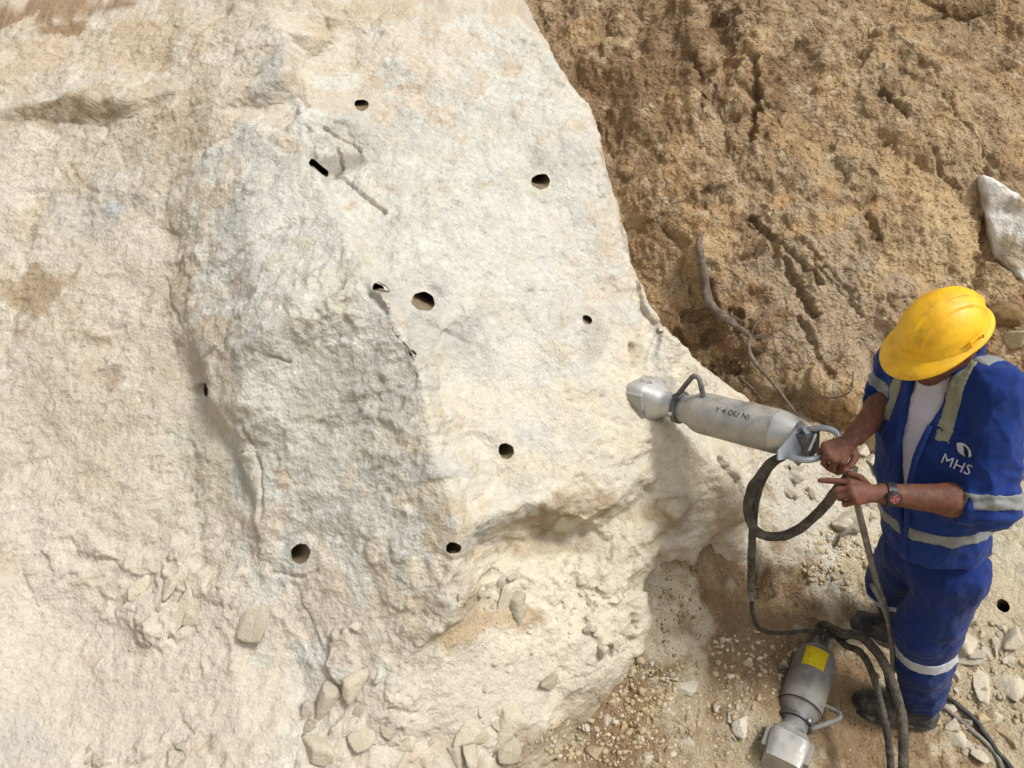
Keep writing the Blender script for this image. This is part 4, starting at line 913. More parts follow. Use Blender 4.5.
def sleeve(sh, el, cu, r0, r1, r2):
    ar = SDF(js.lo, js.lo + 1, 1)  # placeholder volume
    f = lambda p: np.minimum(f_cap(p, sh, el, r0, r1), f_cap(p, el, cu + nrm(cu - el) * .05, r1, r2))
    d = nrm(cu - el)
    def g(p):
        s1_ = smin(f_cap(p, sh, el, r0, r1), f_cap(p, el, cu + d * .06, r1 * .98, r2), .03)
        pl = (p - cu) @ d
        return np.maximum(s1_, pl)
    lo = np.minimum(np.minimum(sh, el), cu) - .11; hi = np.maximum(np.maximum(sh, el), cu) + .11
    js.add(g, lo, hi, .035, .02)
sleeve(Lsh, elL, Lc, .078, .070, .054); sleeve(Rsh, elR, Rc, .080, .072, .058)
rr, ff, uu = tc(pj)
wopen = np.interp(uu, np.array([.10, .16, .30, .42, .50, .60]) * LT / .58, [-.004, .004, .015, .030, .045, .055])
line = -.012 + .0 * uu
wedge = np.maximum(np.abs(rr - line) - wopen, -(ff - .0))
js.F = np.maximum(js.F, -np.maximum(wedge, -(f_torso(pj, .035))).astype(np.float32))
Rsl = None
jF = js.F.copy()
def folds(Vt, a=.006, sc=.085):
    n = fbm(Vt * np.array([1.2, 1.2, .9]) + 3.3, sc * 1.2, 3, .5, ridged=True); n2 = fbm(Vt + 8, .05, 3)
    q = Vt; 
    fold = np.zeros(len(Vt))
    for el, sh, cu in ((elL, Lsh, Lc), (elR, Rsh, Rc)):     # tighter folds round the bent elbows
        r = np.linalg.norm(Vt - el, axis=1); ax = nrm(sh - el); t_ = (Vt - el) @ ax
        fold += np.exp(-(r / .13) ** 2) * np.sin(t_ * 170 + 6 * perlin(Vt * 12)) * .0035
    cr = np.abs(perlin(Vt * np.array([9, 9, 6.5]) + 11)) ** .7 + .5 * np.abs(perlin(Vt * np.array([17, 17, 13]) + 21)) ** .7
    return n * a * .5 + n2 * .003 + fold - (cr - .45) * .012
jacket = skin('jacket', js.F, js.lo, js.h, M['blue'], person, folds)
# reflective tape, sewn on: same surface, a little proud
def tape(name, mask, mat, off=.0025):
    F = np.maximum(jF - off, mask.astype(np.float32)); Vt, Q = nets(F, js.lo, js.h)
    if not len(Vt): return
    Vt = relax(Vt, Q, 1); Vt = Vt + vnormals(Vt, Q) * folds(Vt)[:, None]
    return mesh_obj(name, Vt, Q, mat, jacket)
armL = f_cap(pj, Lsh, elL, .083, .074); armR = f_cap(pj, Rsh, elR, .08, .072)
foreL = f_cap(pj, elL, Lc, .075, .07)
notarm = .02 - np.minimum(np.minimum(armL, armR), foreL)
tape('reflective_band', np.maximum(np.abs(uu - .140 + .02 * rr) - .020, notarm), M['band'])
tL = (pj - elL) @ nrm(Lsh - elL); tR = (pj - elR) @ nrm(Rsh - elR)
tape('reflective_band', np.maximum(np.abs(tL - .020) - .021, armL - .018), M['band'])
tape('reflective_band', np.maximum(np.abs(tR - .055) - .020, armR - .018), M['band'])
for s_ in (-1, 1):
    tape('reflective_band', np.maximum(np.maximum(np.abs(rr - s_ * .092 - (0.05 * (uu - .4) if s_ < 0 else 0)) - .019, np.minimum(armL, armR) * 0 + (.425 * LT / .58 - uu)), -(ff - .0)), M['band_tan'])
    tape('reflective_band', np.maximum(np.maximum(np.abs(rr - s_ * .105) - .022, ff), .05 - uu), M['band'])
# collar
cs = SDF(neck - .16, neck + .17, .0042); pc = cs.pts(); r_, f_, u_ = tc(pc); cn = neck - pel
rad_ = np.interp(u_ - LT, [-.05, 0, .05], [.088, .076, .084])
kk = np.sqrt((r_ / 1.0) ** 2 + ((f_ + .005) / 1.05) ** 2) - rad_
top = np.interp(f_, [-.08, .0, .09], [.052, .040, -.02]); shell = np.maximum(np.abs(kk) - .0065, np.maximum(u_ - LT - top, LT - .045 - u_))
cs.F = np.maximum(shell, -np.maximum(np.abs(r_ + .012) - .050, -f_)).astype(np.float32)
skin('collar', cs.F, cs.lo, cs.h, M['blue'], jacket, lambda q: fbm(q, .05, 3) * .004)
# lapels: folded front edges beside the opening
for s_ in (-1, 1):
    pts_ = []
    for k in np.linspace(0, 1, 16):
        u0 = (.46 - .42 * k) * LT / .58; w0 = float(np.interp(u0, np.array([.10, .16, .30, .42, .50, .60]) * LT / .58, [-.004, .004, .015, .030, .045, .055]))
        us_ = np.array([-.16, -.10, .0, .10, .25, .38, .46, .52, .58]) * LT / .58
        ry = np.interp(u0, us_, [.150, .150, .140, .132, .140, .138, .120, .095, .060]); off = np.interp(u0, us_, [.01, .01, .01, .01, .02, .01, -.005, -.01, -.01]); rx = .185
        r0 = -.012 + s_ * (w0 + .006); pts_.append(pel + U * u0 + Rr * r0 + Fr * (off + ry * math.sqrt(max(0, 1 - (r0 / rx) ** 2)) + .002))
    MB().tube(pts_, [.0075, .0085, .008, .0065], 8).obj('front_hem', M['blue'], jacket)
# shirt
ss = SDF(js.lo, [1.66, 2.36, 1.62], .006); ps = ss.pts(); ss.F = f_torso(ps, .016).astype(np.float32)
r_, f_, u_ = tc(ps); ss.F = np.maximum(ss.F, np.maximum(.0 - u_, -f_ - .06)).astype(np.float32)
ss.add(lambda p: f_cap(p, neck - U * .03, neck + U * .005, .070, .064), neck - .1, neck + .1, .02)
ss.F = np.maximum(ss.F, -(f_cap(ps, neck - U * .0 + Fr * .02, neck + U * .1 + Fr * .03, .052, .06))).astype(np.float32)
skin('shirt', ss.F, ss.lo, ss.h, M['shirt'], person, lambda q: fbm(q * np.array([1.6, 1.6, .8]), .05, 3, .5, True) * .004)
# trousers
ts = SDF([1.05, 1.45, -.05], [1.72, 2.40, .98], .0052)
ts.ell(pel - U * .03, (Rr, Fr, U), (.128, .108, .13), .03)
ts.chain([hipL, knL + (hipL - knL) * .1, knL - (knL - ankL) * .35, ankL + [0, 0, .035]], [.092, .093, .086, .066], .03)
ts.chain([hipR, knR, ankR + [0, 0, .035]], [.090, .088, .068], .02)
pt = ts.pts(); ts.F = np.maximum(ts.F, -(pt[..., 2] - min(ankL[2], ankR[2]) + .035)).astype(np.float32); tF = ts.F.copy()
def tfold(q):
    n = fbm(q * np.array([1.3, 1.3, .7]) + 1.7, .10, 3, .5, ridged=True); m = fbm(q * np.array([.8, .8, 2.0]) + 5, .06, 3, .5, ridged=True)
    low = smooth(.45, .10, q[:, 2]); kn = np.exp(-(np.abs(q[:, 2] - knL[2]) / .10) ** 2)
    cr = np.abs(perlin(q * np.array([8, 8, 3.6]) + 11)) ** .7 + .5 * np.abs(perlin(q * np.array([15, 15, 9]) + 21)) ** .7
    return n * .004 - (cr - .45) * .013 + m * (.001 + .005 * low + .002 * kn)
trousers = skin('trousers', ts.F, ts.lo, ts.h, M['blue_dark'], person, tfold)
def leg_band(kn, an, t0, other):
    ax = nrm(an - kn); q = (pt - kn) @ ax; mine = f_cap(pt, kn, an, .09, .07); oth = f_cap(pt, other[0], other[1], .09, .07)
    F = np.maximum(np.maximum(tF - .0028, np.abs(q - t0) - .026), np.maximum(mine - .05, mine - oth)).astype(np.float32)
    Vt, Q = nets(F, ts.lo, ts.h); Vt = relax(Vt, Q, 1); Vt = Vt + vnormals(Vt, Q) * tfold(Vt)[:, None]; mesh_obj('reflective_band', Vt, Q, M['band_white'], trousers)
leg_band(knL, ankL, .07, (knR, ankR)); leg_band(knR, ankR, .03, (knL, ankL))
# boots
def boot(g_, f, ank):
    f = nrm(f); s = np.cross([0, 0, 1.], f); up = np.array([0, 0, 1.]); b = SDF(g_ - [.24, .24, .05], g_ + [.24, .24, .2], .004); g0 = g_ + up * .0
    b.ell(g0 + f * .125 + up * .040, (s, f, up), (.052, .105, .046), .02); b.ell(g0 + f * .03 + up * .045, (s, f, up), (.043, .080, .045), .03)
    b.cap(g0 - f * .01 + up * .05, ank + up * .05, .045, .050, .03)
    b.F = np.maximum(b.F, -(b.pts()[..., 2] - g_[2] - .016)).astype(np.float32)
    o = skin('boot', b.F, b.lo, b.h, M['boot'], person, lambda q: fbm(q, .03, 3) * .002)
    k = SDF(g_ - [.24, .24, .05], g_ + [.24, .24, .2], .004)
    k.ell(g0 + f * .125 + up * .012, (s, f, up), (.056, .112, .06), .02); k.ell(g0 + f * .02 + up * .012, (s, f, up), (.045, .085, .06), .03)
    z = k.pts()[..., 2] - g_[2]; k.F = np.maximum(k.F, np.abs(z - .008) - .010).astype(np.float32); skin('sole', k.F, k.lo, k.h, M['boot_sole'], o, None, 1)
    MB().tube([ank + up * .03 + f * .048 + s * .02, ank + up * .015 + f * .058, ank + up * .0 + f * .075 - s * .018], .003, 6, 4).obj('lace', M['plastic'], o)
boot(gl - fl * .01, fl, ankL); boot(gr, fr_, ankR)
# wrist watch
wa = nrm(elL - wrL); wc = wrL + wa * .012; wn_ = nrm(CAM - wc); wn_ = nrm(wn_ - wa * (wn_ @ wa)); wn_ = nrm(wn_ + np.array([0, 0, -.25])); wn_ = nrm(wn_ - wa * (wn_ @ wa)); wt = np.cross(wa, wn_)
watch = MB(); rings = []
for k in range(33):
    al = 2 * math.pi * k / 32; dirv = math.cos(al) * wn_ + math.sin(al) * wt; c = wc + dirv * .031
    rings.append([c + wa * x + dirv * y for x, y in ((-.011, 0), (-.011, .003), (.011, .003), (.011, 0))])
watch.loft(rings, False); wo = watch.obj('wrist_watch', M['plastic'], person, True, 40)
MB().lathe(wc + wn_ * .030, (wn_, wa, wt), [(0, .019), (.006, .021), (.011, .020), (.013, .016)], 10).obj('watch_case', M['plastic'], wo, True, 30)
MB().lathe(wc + wn_ * .0432, (wn_, wa, wt), [(0, .0135), (.0006, .0135)], 20).obj('watch_dial', M['dial'], wo, True, 30)

# hard hat
def helmet():
    nphi, nth = 64, 168; rx, ry, rz = .093, .112, .103; o = hd + Uh * .010 - Fh * .004; vs_, fs = [], []
    def pt_(ph, th, inner=0.0):
        x, y, z = math.cos(ph) * math.sin(th), math.cos(ph) * math.cos(th), math.sin(ph)
        X, Y, Z = x * (rx - inner), y * (ry - inner), z * (rz - inner) 
        if not inner:
            ax_ = abs(X); rib = .0060 * (smooth(.024, .0215, ax_)) + .0042 * smooth(.050, .0475, ax_)
            fade = float(smooth(.05, .35, ph)); rib = float(rib) * fade
            n = np.array([x / rx, y / ry, z / rz]); n /= np.linalg.norm(n); X += n[0] * rib; Y += n[1] * rib; Z += n[2] * rib
            e = float(smooth(.18, 0, ph)); X += x * .004 * e; Y += y * .004 * e
        return o + Lh * X + Fh * Y + Uh * Z
    rows = [[pt_(math.pi / 2 * (1 - (i / nphi)) * .9999, 2 * math.pi * k / nth) for k in range(nth)] for i in range(nphi + 1)]
    # brim: turned rim and the peak in front
    def brim(k, t_):
        th = 2 * math.pi * k / nth; base = rows_base[k]; rad_v = Lh * math.sin(th) + Fh * math.cos(th)
        f = max(0, math.cos(th)) ; pk = f ** 1.4 * .042 + .008; return base + rad_v * pk * t_ - Uh * (.010 * t_ + .016 * (f ** 2) * t_ * t_)
    rows_base = rows[-1]
    outer = rows + [[brim(k, t_) for k in range(nth)] for t_ in (.15, .4, .7, 1.0)]
    last = outer[-1]; lip = [[q - Uh * .004 for q in last]]
    inner = [[brim(k, t_) - Uh * .004 for k in range(nth)] for t_ in (.7, .3, .0)]
    inn2 = [[pt_(math.pi / 2 * (i / 12) * .9999, 2 * math.pi * k / nth, .006) for k in range(nth)] for i in range(1, 13)]
    m = MB().loft(outer + lip + inner + inn2, False); h = m.obj('hard_hat', M['helmet'], person)
    # side slots and the small moulded tab
    for s_ in (-1, 1):
        th = s_ * 1.75; q = pt_(.06, th); n = nrm(Lh * math.sin(th) / rx + Fh * math.cos(th) / ry); tdir = nrm(np.cross(Uh, n))
        mb = MB()
        for dz in (-.0075, .0075): mb.box(q + Uh * (dz + .008) + n * .004, (tdir, n, Uh), (.021, .003, .0016), .001)
        for dt in (-.020, .020): mb.box(q + Uh * .008 + tdir * dt + n * .004, (tdir, n, Uh), (.0016, .003, .0085), .001)
        mb.obj('accessory_slot', M['helmet'], h)
    return h
hat = helmet()
# harness band inside the hat
MB().lathe(hd + Uh * .010, (Uh, Lh, Fh), [(-.012, .094), (.012, .094), (.012, .091), (-.012, .091)], 40, False).obj('inner_band', M['plastic'], hat)

# lettering and badge on the chest, laid onto the cloth
from mathutils.bvhtree import BVHTree
jm = jacket.data; jb = BVHTree.FromPolygons([v.co.copy() for v in jm.vertices], [tuple(p.vertices) for p in jm.polygons])
def on_jacket(px, py, off=.003):
    d = Vector(ray(px, py)); h = jb.ray_cast(Vector(CAM), d.normalized())
    return (np.array(h[0]) + np.array(h[1]) * off, np.array(h[1])) if h[0] is not None else None
def stick(name, pts2, faces, mat):
    """pts2: x,y in metres on a patch laid on the chest; wrapped onto the cloth along its own normal"""
    vs_ = []
    for x, y in pts2:
        o = pc_ + px_d * x + py_d * y + pn_ * .10
        h = jb.ray_cast(Vector(o), Vector(-pn_)); vs_.append(np.array(h[0]) + pn_ * (.0042 if mat is M['print'] else .0018 if mat is M['blue_dark'] else .0052) if h[0] is not None else o - pn_ * .1)
    return mesh_obj(name, vs_, faces, mat, jacket, False)
hc = on_jacket(943, 461); ha = on_jacket(930, 456); hb = on_jacket(955, 466); hup = on_jacket(945, 450)
pn_ = nrm((hc[1] + ha[1] + hb[1] + hup[1])); pc_ = hc[0]; px_d = nrm((hb[0] - ha[0]) - pn_ * ((hb[0] - ha[0]) @ pn_)); py_d = np.cross(pn_, px_d)
M['print'] = cloth_mat('white_print', tuple(A(206, 206, 214)), tuple(A(180, 182, 194)), tuple(A(120, 124, 150)), .4)
gx, gy = np.meshgrid(np.linspace(-.050, .066, 12), np.linspace(-.085, .095, 16)); pk = [(x, y) for x, y in zip(gx.ravel(), gy.ravel())]
pkf = [(i * 12 + k, i * 12 + k + 1, (i + 1) * 12 + k + 1, (i + 1) * 12 + k) for i in range(15) for k in range(11)]
stick('pocket', pk, pkf, M['blue_dark'])
tv, tf = text_mesh('MHS', .040); stick('chest_lettering', [(x * 1.0 + .034, y + .004 + 3.0 * x * x - .2 * x * 0) for x, y, _ in tv], tf, M['print'])
th_ = np.linspace(0, 2 * math.pi, 28, endpoint=False)
def fan(cx, cy, rx, ry, rot, name, mat, lens=False):
    pts2 = [(cx, cy)]
    for k in range(1, 4):
        for t_ in th_:
            x, y = rx * k / 3 * math.cos(t_), ry * k / 3 * math.sin(t_) * (abs(math.sin(t_)) ** .5 if lens else 1); pts2.append((cx + x * math.cos(rot) - y * math.sin(rot), cy + x * math.sin(rot) + y * math.cos(rot)))
    f = [(0, 1 + i, 1 + (i + 1) % 28) for i in range(28)]
    for k in range(2):
        for i in range(28): f.append((1 + k * 28 + i, 1 + (k + 1) * 28 + i, 1 + (k + 1) * 28 + (i + 1) % 28, 1 + k * 28 + (i + 1) % 28))
    return stick(name, pts2, f, mat)
fan(.036, .052, .024, .015, -.35, 'chest_badge', M['print'], True)
M['print2'] = cloth_mat('dark_print', (.006, .008, .02), (.008, .01, .03), (.02, .02, .04), .2)
pn_k = pn_; pc_ = pc_ + pn_ * .0012; fan(.044, .048, .006, .013, .5, 'badge_mark', M['print2']); fan(.040, .056, .010, .0035, -.5, 'badge_mark', M['print2'])

# ------------------------------------------------------------------ hoses
def hose(name, pts, r, mat, label, cat='hose', group='hydraulic hoses of the splitters', sides=14, wob=0.0):
    path = catmull(pts, 14)
    if wob: path = path + np.stack([perlin(path * 22 + 5), perlin(path * 22 + 15), perlin(path * 22 + 25)], -1) * wob
    n = len(path); rr_ = r * (1 + (.10 if wob else 0) * perlin(path * 45))
    vf = tube_mesh(path, list(rr_) if wob else r, sides); o = mesh_obj(name, vf[0], vf[1], mat); tag(o, label, cat, group); return o, path
def G(px, py, lift=.012):      # a point lying on the ground there
    p, n, f, d = hit(px, py, FIELDS); return p + n * lift
hA, pA = hose('hose', [P(792, 452, 2.27), P(783, 456, 2.27), P(768, 466, 2.30), P(752, 488, 2.33), P(748, 510, 2.36), P(754, 529, 2.38), P(772, 537, 2.37), P(797, 530, 2.33), P(820, 511, 2.27), P(838, 490, 2.20), P(850, 474, 2.17), P(854, 466, 2.17)], .0145, M['sleeve'], 'thick dark braided hose looping from the raised splitter tail to the hands', wob=.004)
hB, pB = hose('hose', [P(788, 452, 2.29), P(774, 462, 2.32), P(760, 485, 2.36), P(754, 512, 2.40), P(752, 545, 2.44), P(751, 585, 2.50), P(752, 598, 2.52)], .0125, M['sleeve'], 'dark braided hose hanging straight down below the hose loop', wob=.002)
hB2 = MB().tube([P(752, 592, 2.51), P(752, 606, 2.53), P(753, 616, 2.56), P(758, 627, 2.60), P(768, 632, 2.66), P(785, 633, 2.72), P(805, 631, 2.75), P(820, 632, 2.76), P(836, 638, 2.745)], .0072, 12, 10).obj('hose_end', M['rubber'], hB)
MB().lathe(P(751.5, 590, 2.505), (nrm(P(752, 606, 2.53) - P(751.5, 590, 2.505)), np.array([1., 0, 0]), np.array([0, 1., 0])), [(0, .015), (.012, .015), (.014, .012), (.035, .012), (.037, .009)], 10).obj('coupling', M['steel_dark'], hB, True, 30)
hC, pC = hose('hose', [P(850, 470, 2.175), P(853, 485, 2.19), P(857, 503, 2.21), P(863, 528, 2.27), P(869, 552, 2.34), P(876, 580, 2.42), P(884, 604, 2.50), P(889, 618, 2.56)], .0095, M['grey_hose'], 'grey dusty hose running from the hands down along the shin')
MB().tube([P(872, 585, 2.42), P(880, 600, 2.47), P(888, 622, 2.55), P(892, 650, 2.60), P(893, 672, 2.66)], .008, 10, 8).obj('hose_end', M['grey_hose'], hC)
f2 = [tail2 + a2 * .055 + w2 * s for s in (-.018, .018)]
hD, pD = hose('hose', [f2[0], f2[0] + a2 * .05 + u2 * .01, P(842, 633, 2.70), P(860, 636, 2.62), P(880, 656, 2.56), P(893, 684, 2.50), P(901, 715, 2.46), P(903, 745, 2.44), P(903, 790, 2.42)], .0155, M['sleeve'], 'outer braided hose arching from the lying splitter past the boots', wob=.003)
hE, pE = hose('hose', [f2[1], f2[1] + a2 * .05, P(845, 645, 2.72), P(860, 652, 2.66), P(872, 672, 2.60), P(880, 700, 2.56), P(886, 730, 2.52), P(890, 755, 2.50), P(892, 790, 2.48)], .0120, M['sleeve'], 'inner braided hose curving from the lying splitter in front of the boot', wob=.003)
hF, pF = hose('hose', [P(838, 641, 2.76), P(852, 637, 2.70), P(868, 644, 2.62), P(884, 668, 2.55), P(890, 700, 2.50)], .0075, M['rubber'], 'thin black hose tucked between the two arching braided hoses')
hG, pG = hose('hose', [G(905, 715, .03), G(922, 690, .02), G(938, 694, .014), G(955, 706, .014), G(970, 719, .014), G(984, 735, .014), G(995, 752, .014), G(1008, 768, .014), G(1022, 792, .014)], .0095, M['rubber'], 'black hose running over the rubble behind the boot to the corner')
hH, pH = hose('hose', [G(910, 712, .02), G(925, 698, .01), G(938, 704, .010), G(952, 716, .010), G(966, 729, .010), G(982, 742, .010), G(996, 758, .010), G(1004, 780, .010)], .0085, M['grey_hose'], 'grey hose lying just under the black one in the rubble')
# small white fitting held between the hands
ft = MB().lathe(P(845, 472, 2.150), (nrm(P(850, 471, 2.15) - P(843, 473, 2.14)), np.array([0, 0, 1.]), np.array([0, 1., 0])), [(0, .008), (.012, .0085), (.014, .006), (.026, .006)], 12).obj('coupling', M['steel_bright'], hA, True, 30)

# ------------------------------------------------------------------ dead root on the bank
def Bk(px, py, lift=.02): p, n, f, d = hit(px, py, [bank]); return p + nrm(CAM - p) * lift
root = mesh_obj('dead_root', *tube_mesh(catmull([Bk(701, 236, .0), Bk(699, 248, .03), Bk(704, 272, .05), Bk(706, 292, .06), Bk(713, 308, .05), Bk(728, 320, .05), Bk(742, 330, .06), Bk(751, 337, .07)], 8), [.016, .017, .020, .026, .022, .018, .014, .012], 12), M['root'])
tag(root, 'long grey dead root hanging across the brown bank beyond the splitter', 'root')
for pts_, r0, r1 in [([(751, 337), (749, 350), (757, 365), (772, 382), (786, 400), (795, 412)], .011, .006), ([(751, 337), (755, 325), (765, 315), (772, 300)], .004, .0015), ([(751, 337), (775, 332), (795, 318)], .004, .0015), ([(752, 338), (775, 337), (800, 344), (812, 360)], .0035, .0015), ([(786, 346), (778, 358), (774, 372)], .004, .002), ([(760, 323), (775, 322), (790, 326)], .002, .001), ([(700, 313), (712, 311), (722, 312), (745, 322)], .0025, .002), ([(738, 376), (752, 388), (764, 402)], .006, .004), ([(742, 325), (738, 318), (730, 312)], .002, .001), ([(770, 335), (782, 328), (800, 330)], .002, .001), ([(757, 365), (762, 352), (760, 342)], .002, .001)]:
    mesh_obj('twig', *tube_mesh(catmull([Bk(x, y, .07) for x, y in pts_], 8), [r0, r1], 8), M['root'], root)
o = mesh_obj('dry_twig', *tube_mesh(catmull([Bk(853, 372, .03), Bk(852, 388, .05), Bk(845, 395, .05), Bk(832, 398, .04), Bk(822, 396, .03)], 8), .004, 8), M['root']); tag(o, 'thin curved pale twig on the bank left of the worker\'s sleeve', 'twig')
o = mesh_obj('dry_twig', *tube_mesh(catmull([G(834, 545, .01), G(838, 537, .03), G(848, 532, .03), G(856, 524, .02)], 8), .0055, 8), M['root']); tag(o, 'short bent twig in the pale rubble under the hose loop', 'twig')

# ------------------------------------------------------------------ stones
def stone_mesh(seed, sub=4, nplanes=16, flat=1.0, lng=1.0, rough=.06):
    r = np.random.default_rng(seed); bm = bmesh.new(); bmesh.ops.create_icosphere(bm, subdivisions=sub, radius=1)
    v = np.array([tuple(q.co) for q in bm.verts]); f = np.array([[w.index for w in g.verts] for g in bm.faces]); bm.free()
    n = r.normal(size=(nplanes, 3)); n /= np.linalg.norm(n, axis=1)[:, None]; d = r.uniform(.62, 1.0, nplanes)
    t_ = (v @ n.T) / d; k = 24.0; R_ = 1 / (np.log(np.exp(np.clip(t_, -3, 5) * k).sum(1)) / k)
    v = v * R_[:, None]; v = v * (1 + rough * fbm(v + seed, .8, 4)[:, None] + rough * .6 * fbm(v + seed + 4, .25, 3, .6, True)[:, None])
    v *= np.array([lng, 1, flat]); v /= np.abs(v[:, 0]).max(); return v, f
def stone_data(name, seed, mat, **k):
    v, f = stone_mesh(seed, **k); o = mesh_obj(name, v, f, M[mat]); me = o.data; bpy.data.objects.remove(o); return me
SM = {m: [stone_data('stone', 100 + i + 50 * j, m, flat=fl_, lng=ln_, nplanes=np_) for i, (fl_, ln_, np_) in enumerate([(.75, 1.1, 10), (.6, 1.4, 9), (.9, 1.0, 13), (.45, 1.2, 9), (.7, 1.7, 9), (.55, 1.0, 11)])] for j, m in enumerate(['stone', 'stone_white', 'stone_brown', 'stone_tan'])}
rs = random.Random(5)
def put(px, py, size_px, mat, label, group=None, shape=None, rot=None, sink=.15, name='stone', sc=(1, 1, 1), cat='stone', fields=None, d_over=None):
    h = hit(px, py, fields or FIELDS)
    if h is None: return
    p, n, f, d = h; s = size_px * .5 * d / FPX
    me = SM[mat][rs.randrange(6) if shape is None else shape]; o = bpy.data.objects.new(name, me); C.objects.link(o)
    n = nrm(n * .6 + np.array([0, 0, .4])); q = Vector(n).to_track_quat('Z', 'Y')
    o.rotation_mode = 'QUATERNION'; o.rotation_quaternion = q @ Euler((rs.uniform(-.3, .3), rs.uniform(-.3, .3), rs.uniform(0, 6.28) if rot is None else rot)).to_quaternion()
    o.scale = (s * sc[0], s * sc[1], s * sc[2]); o.location = Vector(p + n * s * (.30 * sc[2] - sink)); tag(o, label, cat, group); return o
for (px, py, sp, mat, lab, shp, rot, sc) in [
    (250, 622, 42, 'stone', 'flat rounded slab leaning on the dusty slope left of the prow', 5, .3, (1, 1.15, .8)),
    (229, 610, 24, 'stone', 'small wedge stone tucked against the rounded slab on the left slope', 4, 1.2, (.9, .8, .7)),
    (186, 612, 46, 'stone', 'broad flat slab on the dusty left slope, left of the rounded slab', 3, .9, (1, .9, .6)),
    (352, 684, 52, 'stone', 'angular broken block below the grey prow at the foot of the rock', 0, .5, (1, .8, .7)),
    (362, 742, 44, 'stone', 'long narrow slab sticking out of the dust at the bottom edge', 4, 2.4, (1, .7, .8)),
    (322, 752, 44, 'stone', 'rounded grey stone half buried at the bottom, left of the long slab', 2, .1, (1, .9, .7)),
    (400, 752, 40, 'stone_white', 'pale upright slab at the bottom edge, right of the long slab', 1, 1.4, (1, .8, .8)),
    (470, 748, 40, 'stone', 'flat topped block with dark gap beside it, bottom centre', 3, .3, (1, .8, 1)),
    (494, 722, 22, 'stone', 'thin oval chip leaning on the larger plate, bottom centre', 3, 1.2, (1, .6, .7)),
    (512, 714, 36, 'stone', 'larger tilted plate with a shadow under it, bottom centre', 1, 1.9, (1, .8, .7)),
    (506, 600, 38, 'stone', 'flat slab projecting from the hollow right of the prow foot', 3, .5, (1, .7, .7)),
    (501, 581, 17, 'stone_white', 'little white stone resting on the slab in the hollow', 0, .5, (1, 1, 1)),
    (512, 578, 13, 'stone_white', 'tiny white stone beside the one on the slab in the hollow', 2, .5, (1, 1, 1)),
    (461, 598, 22, 'stone', 'upright pale stone wedged in the hollow against the prow foot', 4, 1.5, (1, .7, .8)),
    (687, 688, 28, 'stone_white', 'whitish flat stone on the soil between the spur and the lying splitter', 5, .2, (1, .85, .6)),
    (670, 684, 18, 'stone', 'small pale stone touching the left of the whitish flat stone', 4, .9, (1, .8, .6)),
    (740, 723, 30, 'stone_white', 'bright white lump just left of the lying splitter nose', 0, 1.0, (1, .85, .8)),
    (549, 682, 24, 'stone', 'knobbly pale lump at the lower end of the white spur', 2, .4, (1, .9, .9)),
    (485, 686, 12, 'stone_white', 'single white pebble on the dust above the tilted plate', 0, .4, (1, .8, .7)),
    (697, 738, 22, 'stone_tan', 'rounded tan stone among rubble below the whitish flat stone', 2, .2, (1, .9, .9)),
    (640, 750, 30, 'stone_tan', 'long tan slab lying diagonally at the bottom, under the soil patch', 4, 2.3, (1, .6, .6)),
    (592, 752, 24, 'stone_tan', 'blocky tan stone at the bottom edge beside brown soil', 0, .7, (1, .9, .8)),
    (993, 645, 50, 'stone', 'tall pointed stone standing under the drilled hole behind the worker', 4, 1.45, (1, .62, .9)),
    (1012, 640, 34, 'stone', 'rounded stone right of the tall pointed one behind the worker', 2, 1.0, (1, .8, .8)),
    (965, 645, 38, 'stone', 'large angular stone between the knee and the tall pointed stone', 1, 2.3, (1, .75, .8)),
    (982, 685, 40, 'stone', 'big flat stone in the rubble right of the shin band', 3, .3, (1, .8, .8)),
    (1015, 690, 36, 'stone', 'wide pale stone at the right edge of the rubble', 1, .3, (1, .8, .8)),
    (956, 628, 26, 'stone', 'pale stone close behind the worker\'s thigh', 0, .3, (1, .8, .8)),
    (853, 522, 42, 'stone', 'large smooth boulder framed by the loop of hose', 2, .3, (1, .9, .8)),
    (840, 527, 28, 'stone_white', 'white elongated stone on the left of the boulder inside the hose loop', 4, 2.5, (1, .6, .7)),
    (872, 462, 34, 'stone_white', 'white angular block between the right forearm and the jacket', 0, .3, (1, .85, .8)),
    (862, 452, 22, 'stone', 'pale block just behind the right hand', 2, .3, (1, .85, .8)),
    (878, 436, 44, 'stone_tan', 'large tan boulder at the foot of the bank behind the forearm', 2, .3, (1, .85, .8)),
    (895, 410, 34, 'stone_brown', 'brown boulder at the foot of the bank by the cuff', 0, .3, (1, .85, .8)),
    (850, 402, 30, 'stone_brown', 'brown lump on the bank foot left of the right forearm', 2, 1.3, (1, .85, .8)),
    (885, 455, 28, 'stone_tan', 'tan stone beside the jacket front, under the large tan boulder', 1, 1.3, (1, .85, .8)),
]:
    put(px, py, sp, mat, lab, 'loose stones around the rock', shp, rot, .12, sc=sc)
def scatter(n, regions, smin_, smax, mats, label, group, sink=.2):
    tot = 0
    while tot < n:
        cx, cy, rx, ry = rs.choice(regions); a_, r_q = rs.uniform(0, 6.28), math.sqrt(rs.random())
        px, py = cx + rx * r_q * math.cos(a_), cy + ry * r_q * math.sin(a_)
        if px > 1040 or py > 785: continue
        s = smin_ * (smax / smin_) ** (rs.random() ** 1.6)
        put(px, py, s, rs.choice(mats), label, group, sink=sink); tot += 1
scatter(65, [(985, 690, 45, 60), (1000, 660, 30, 40), (965, 650, 22, 40), (990, 730, 40, 35)], 9, 27, ['stone', 'stone', 'stone_tan'], 'pale stone in the rubble behind the worker\'s legs', 'rubble behind the legs')
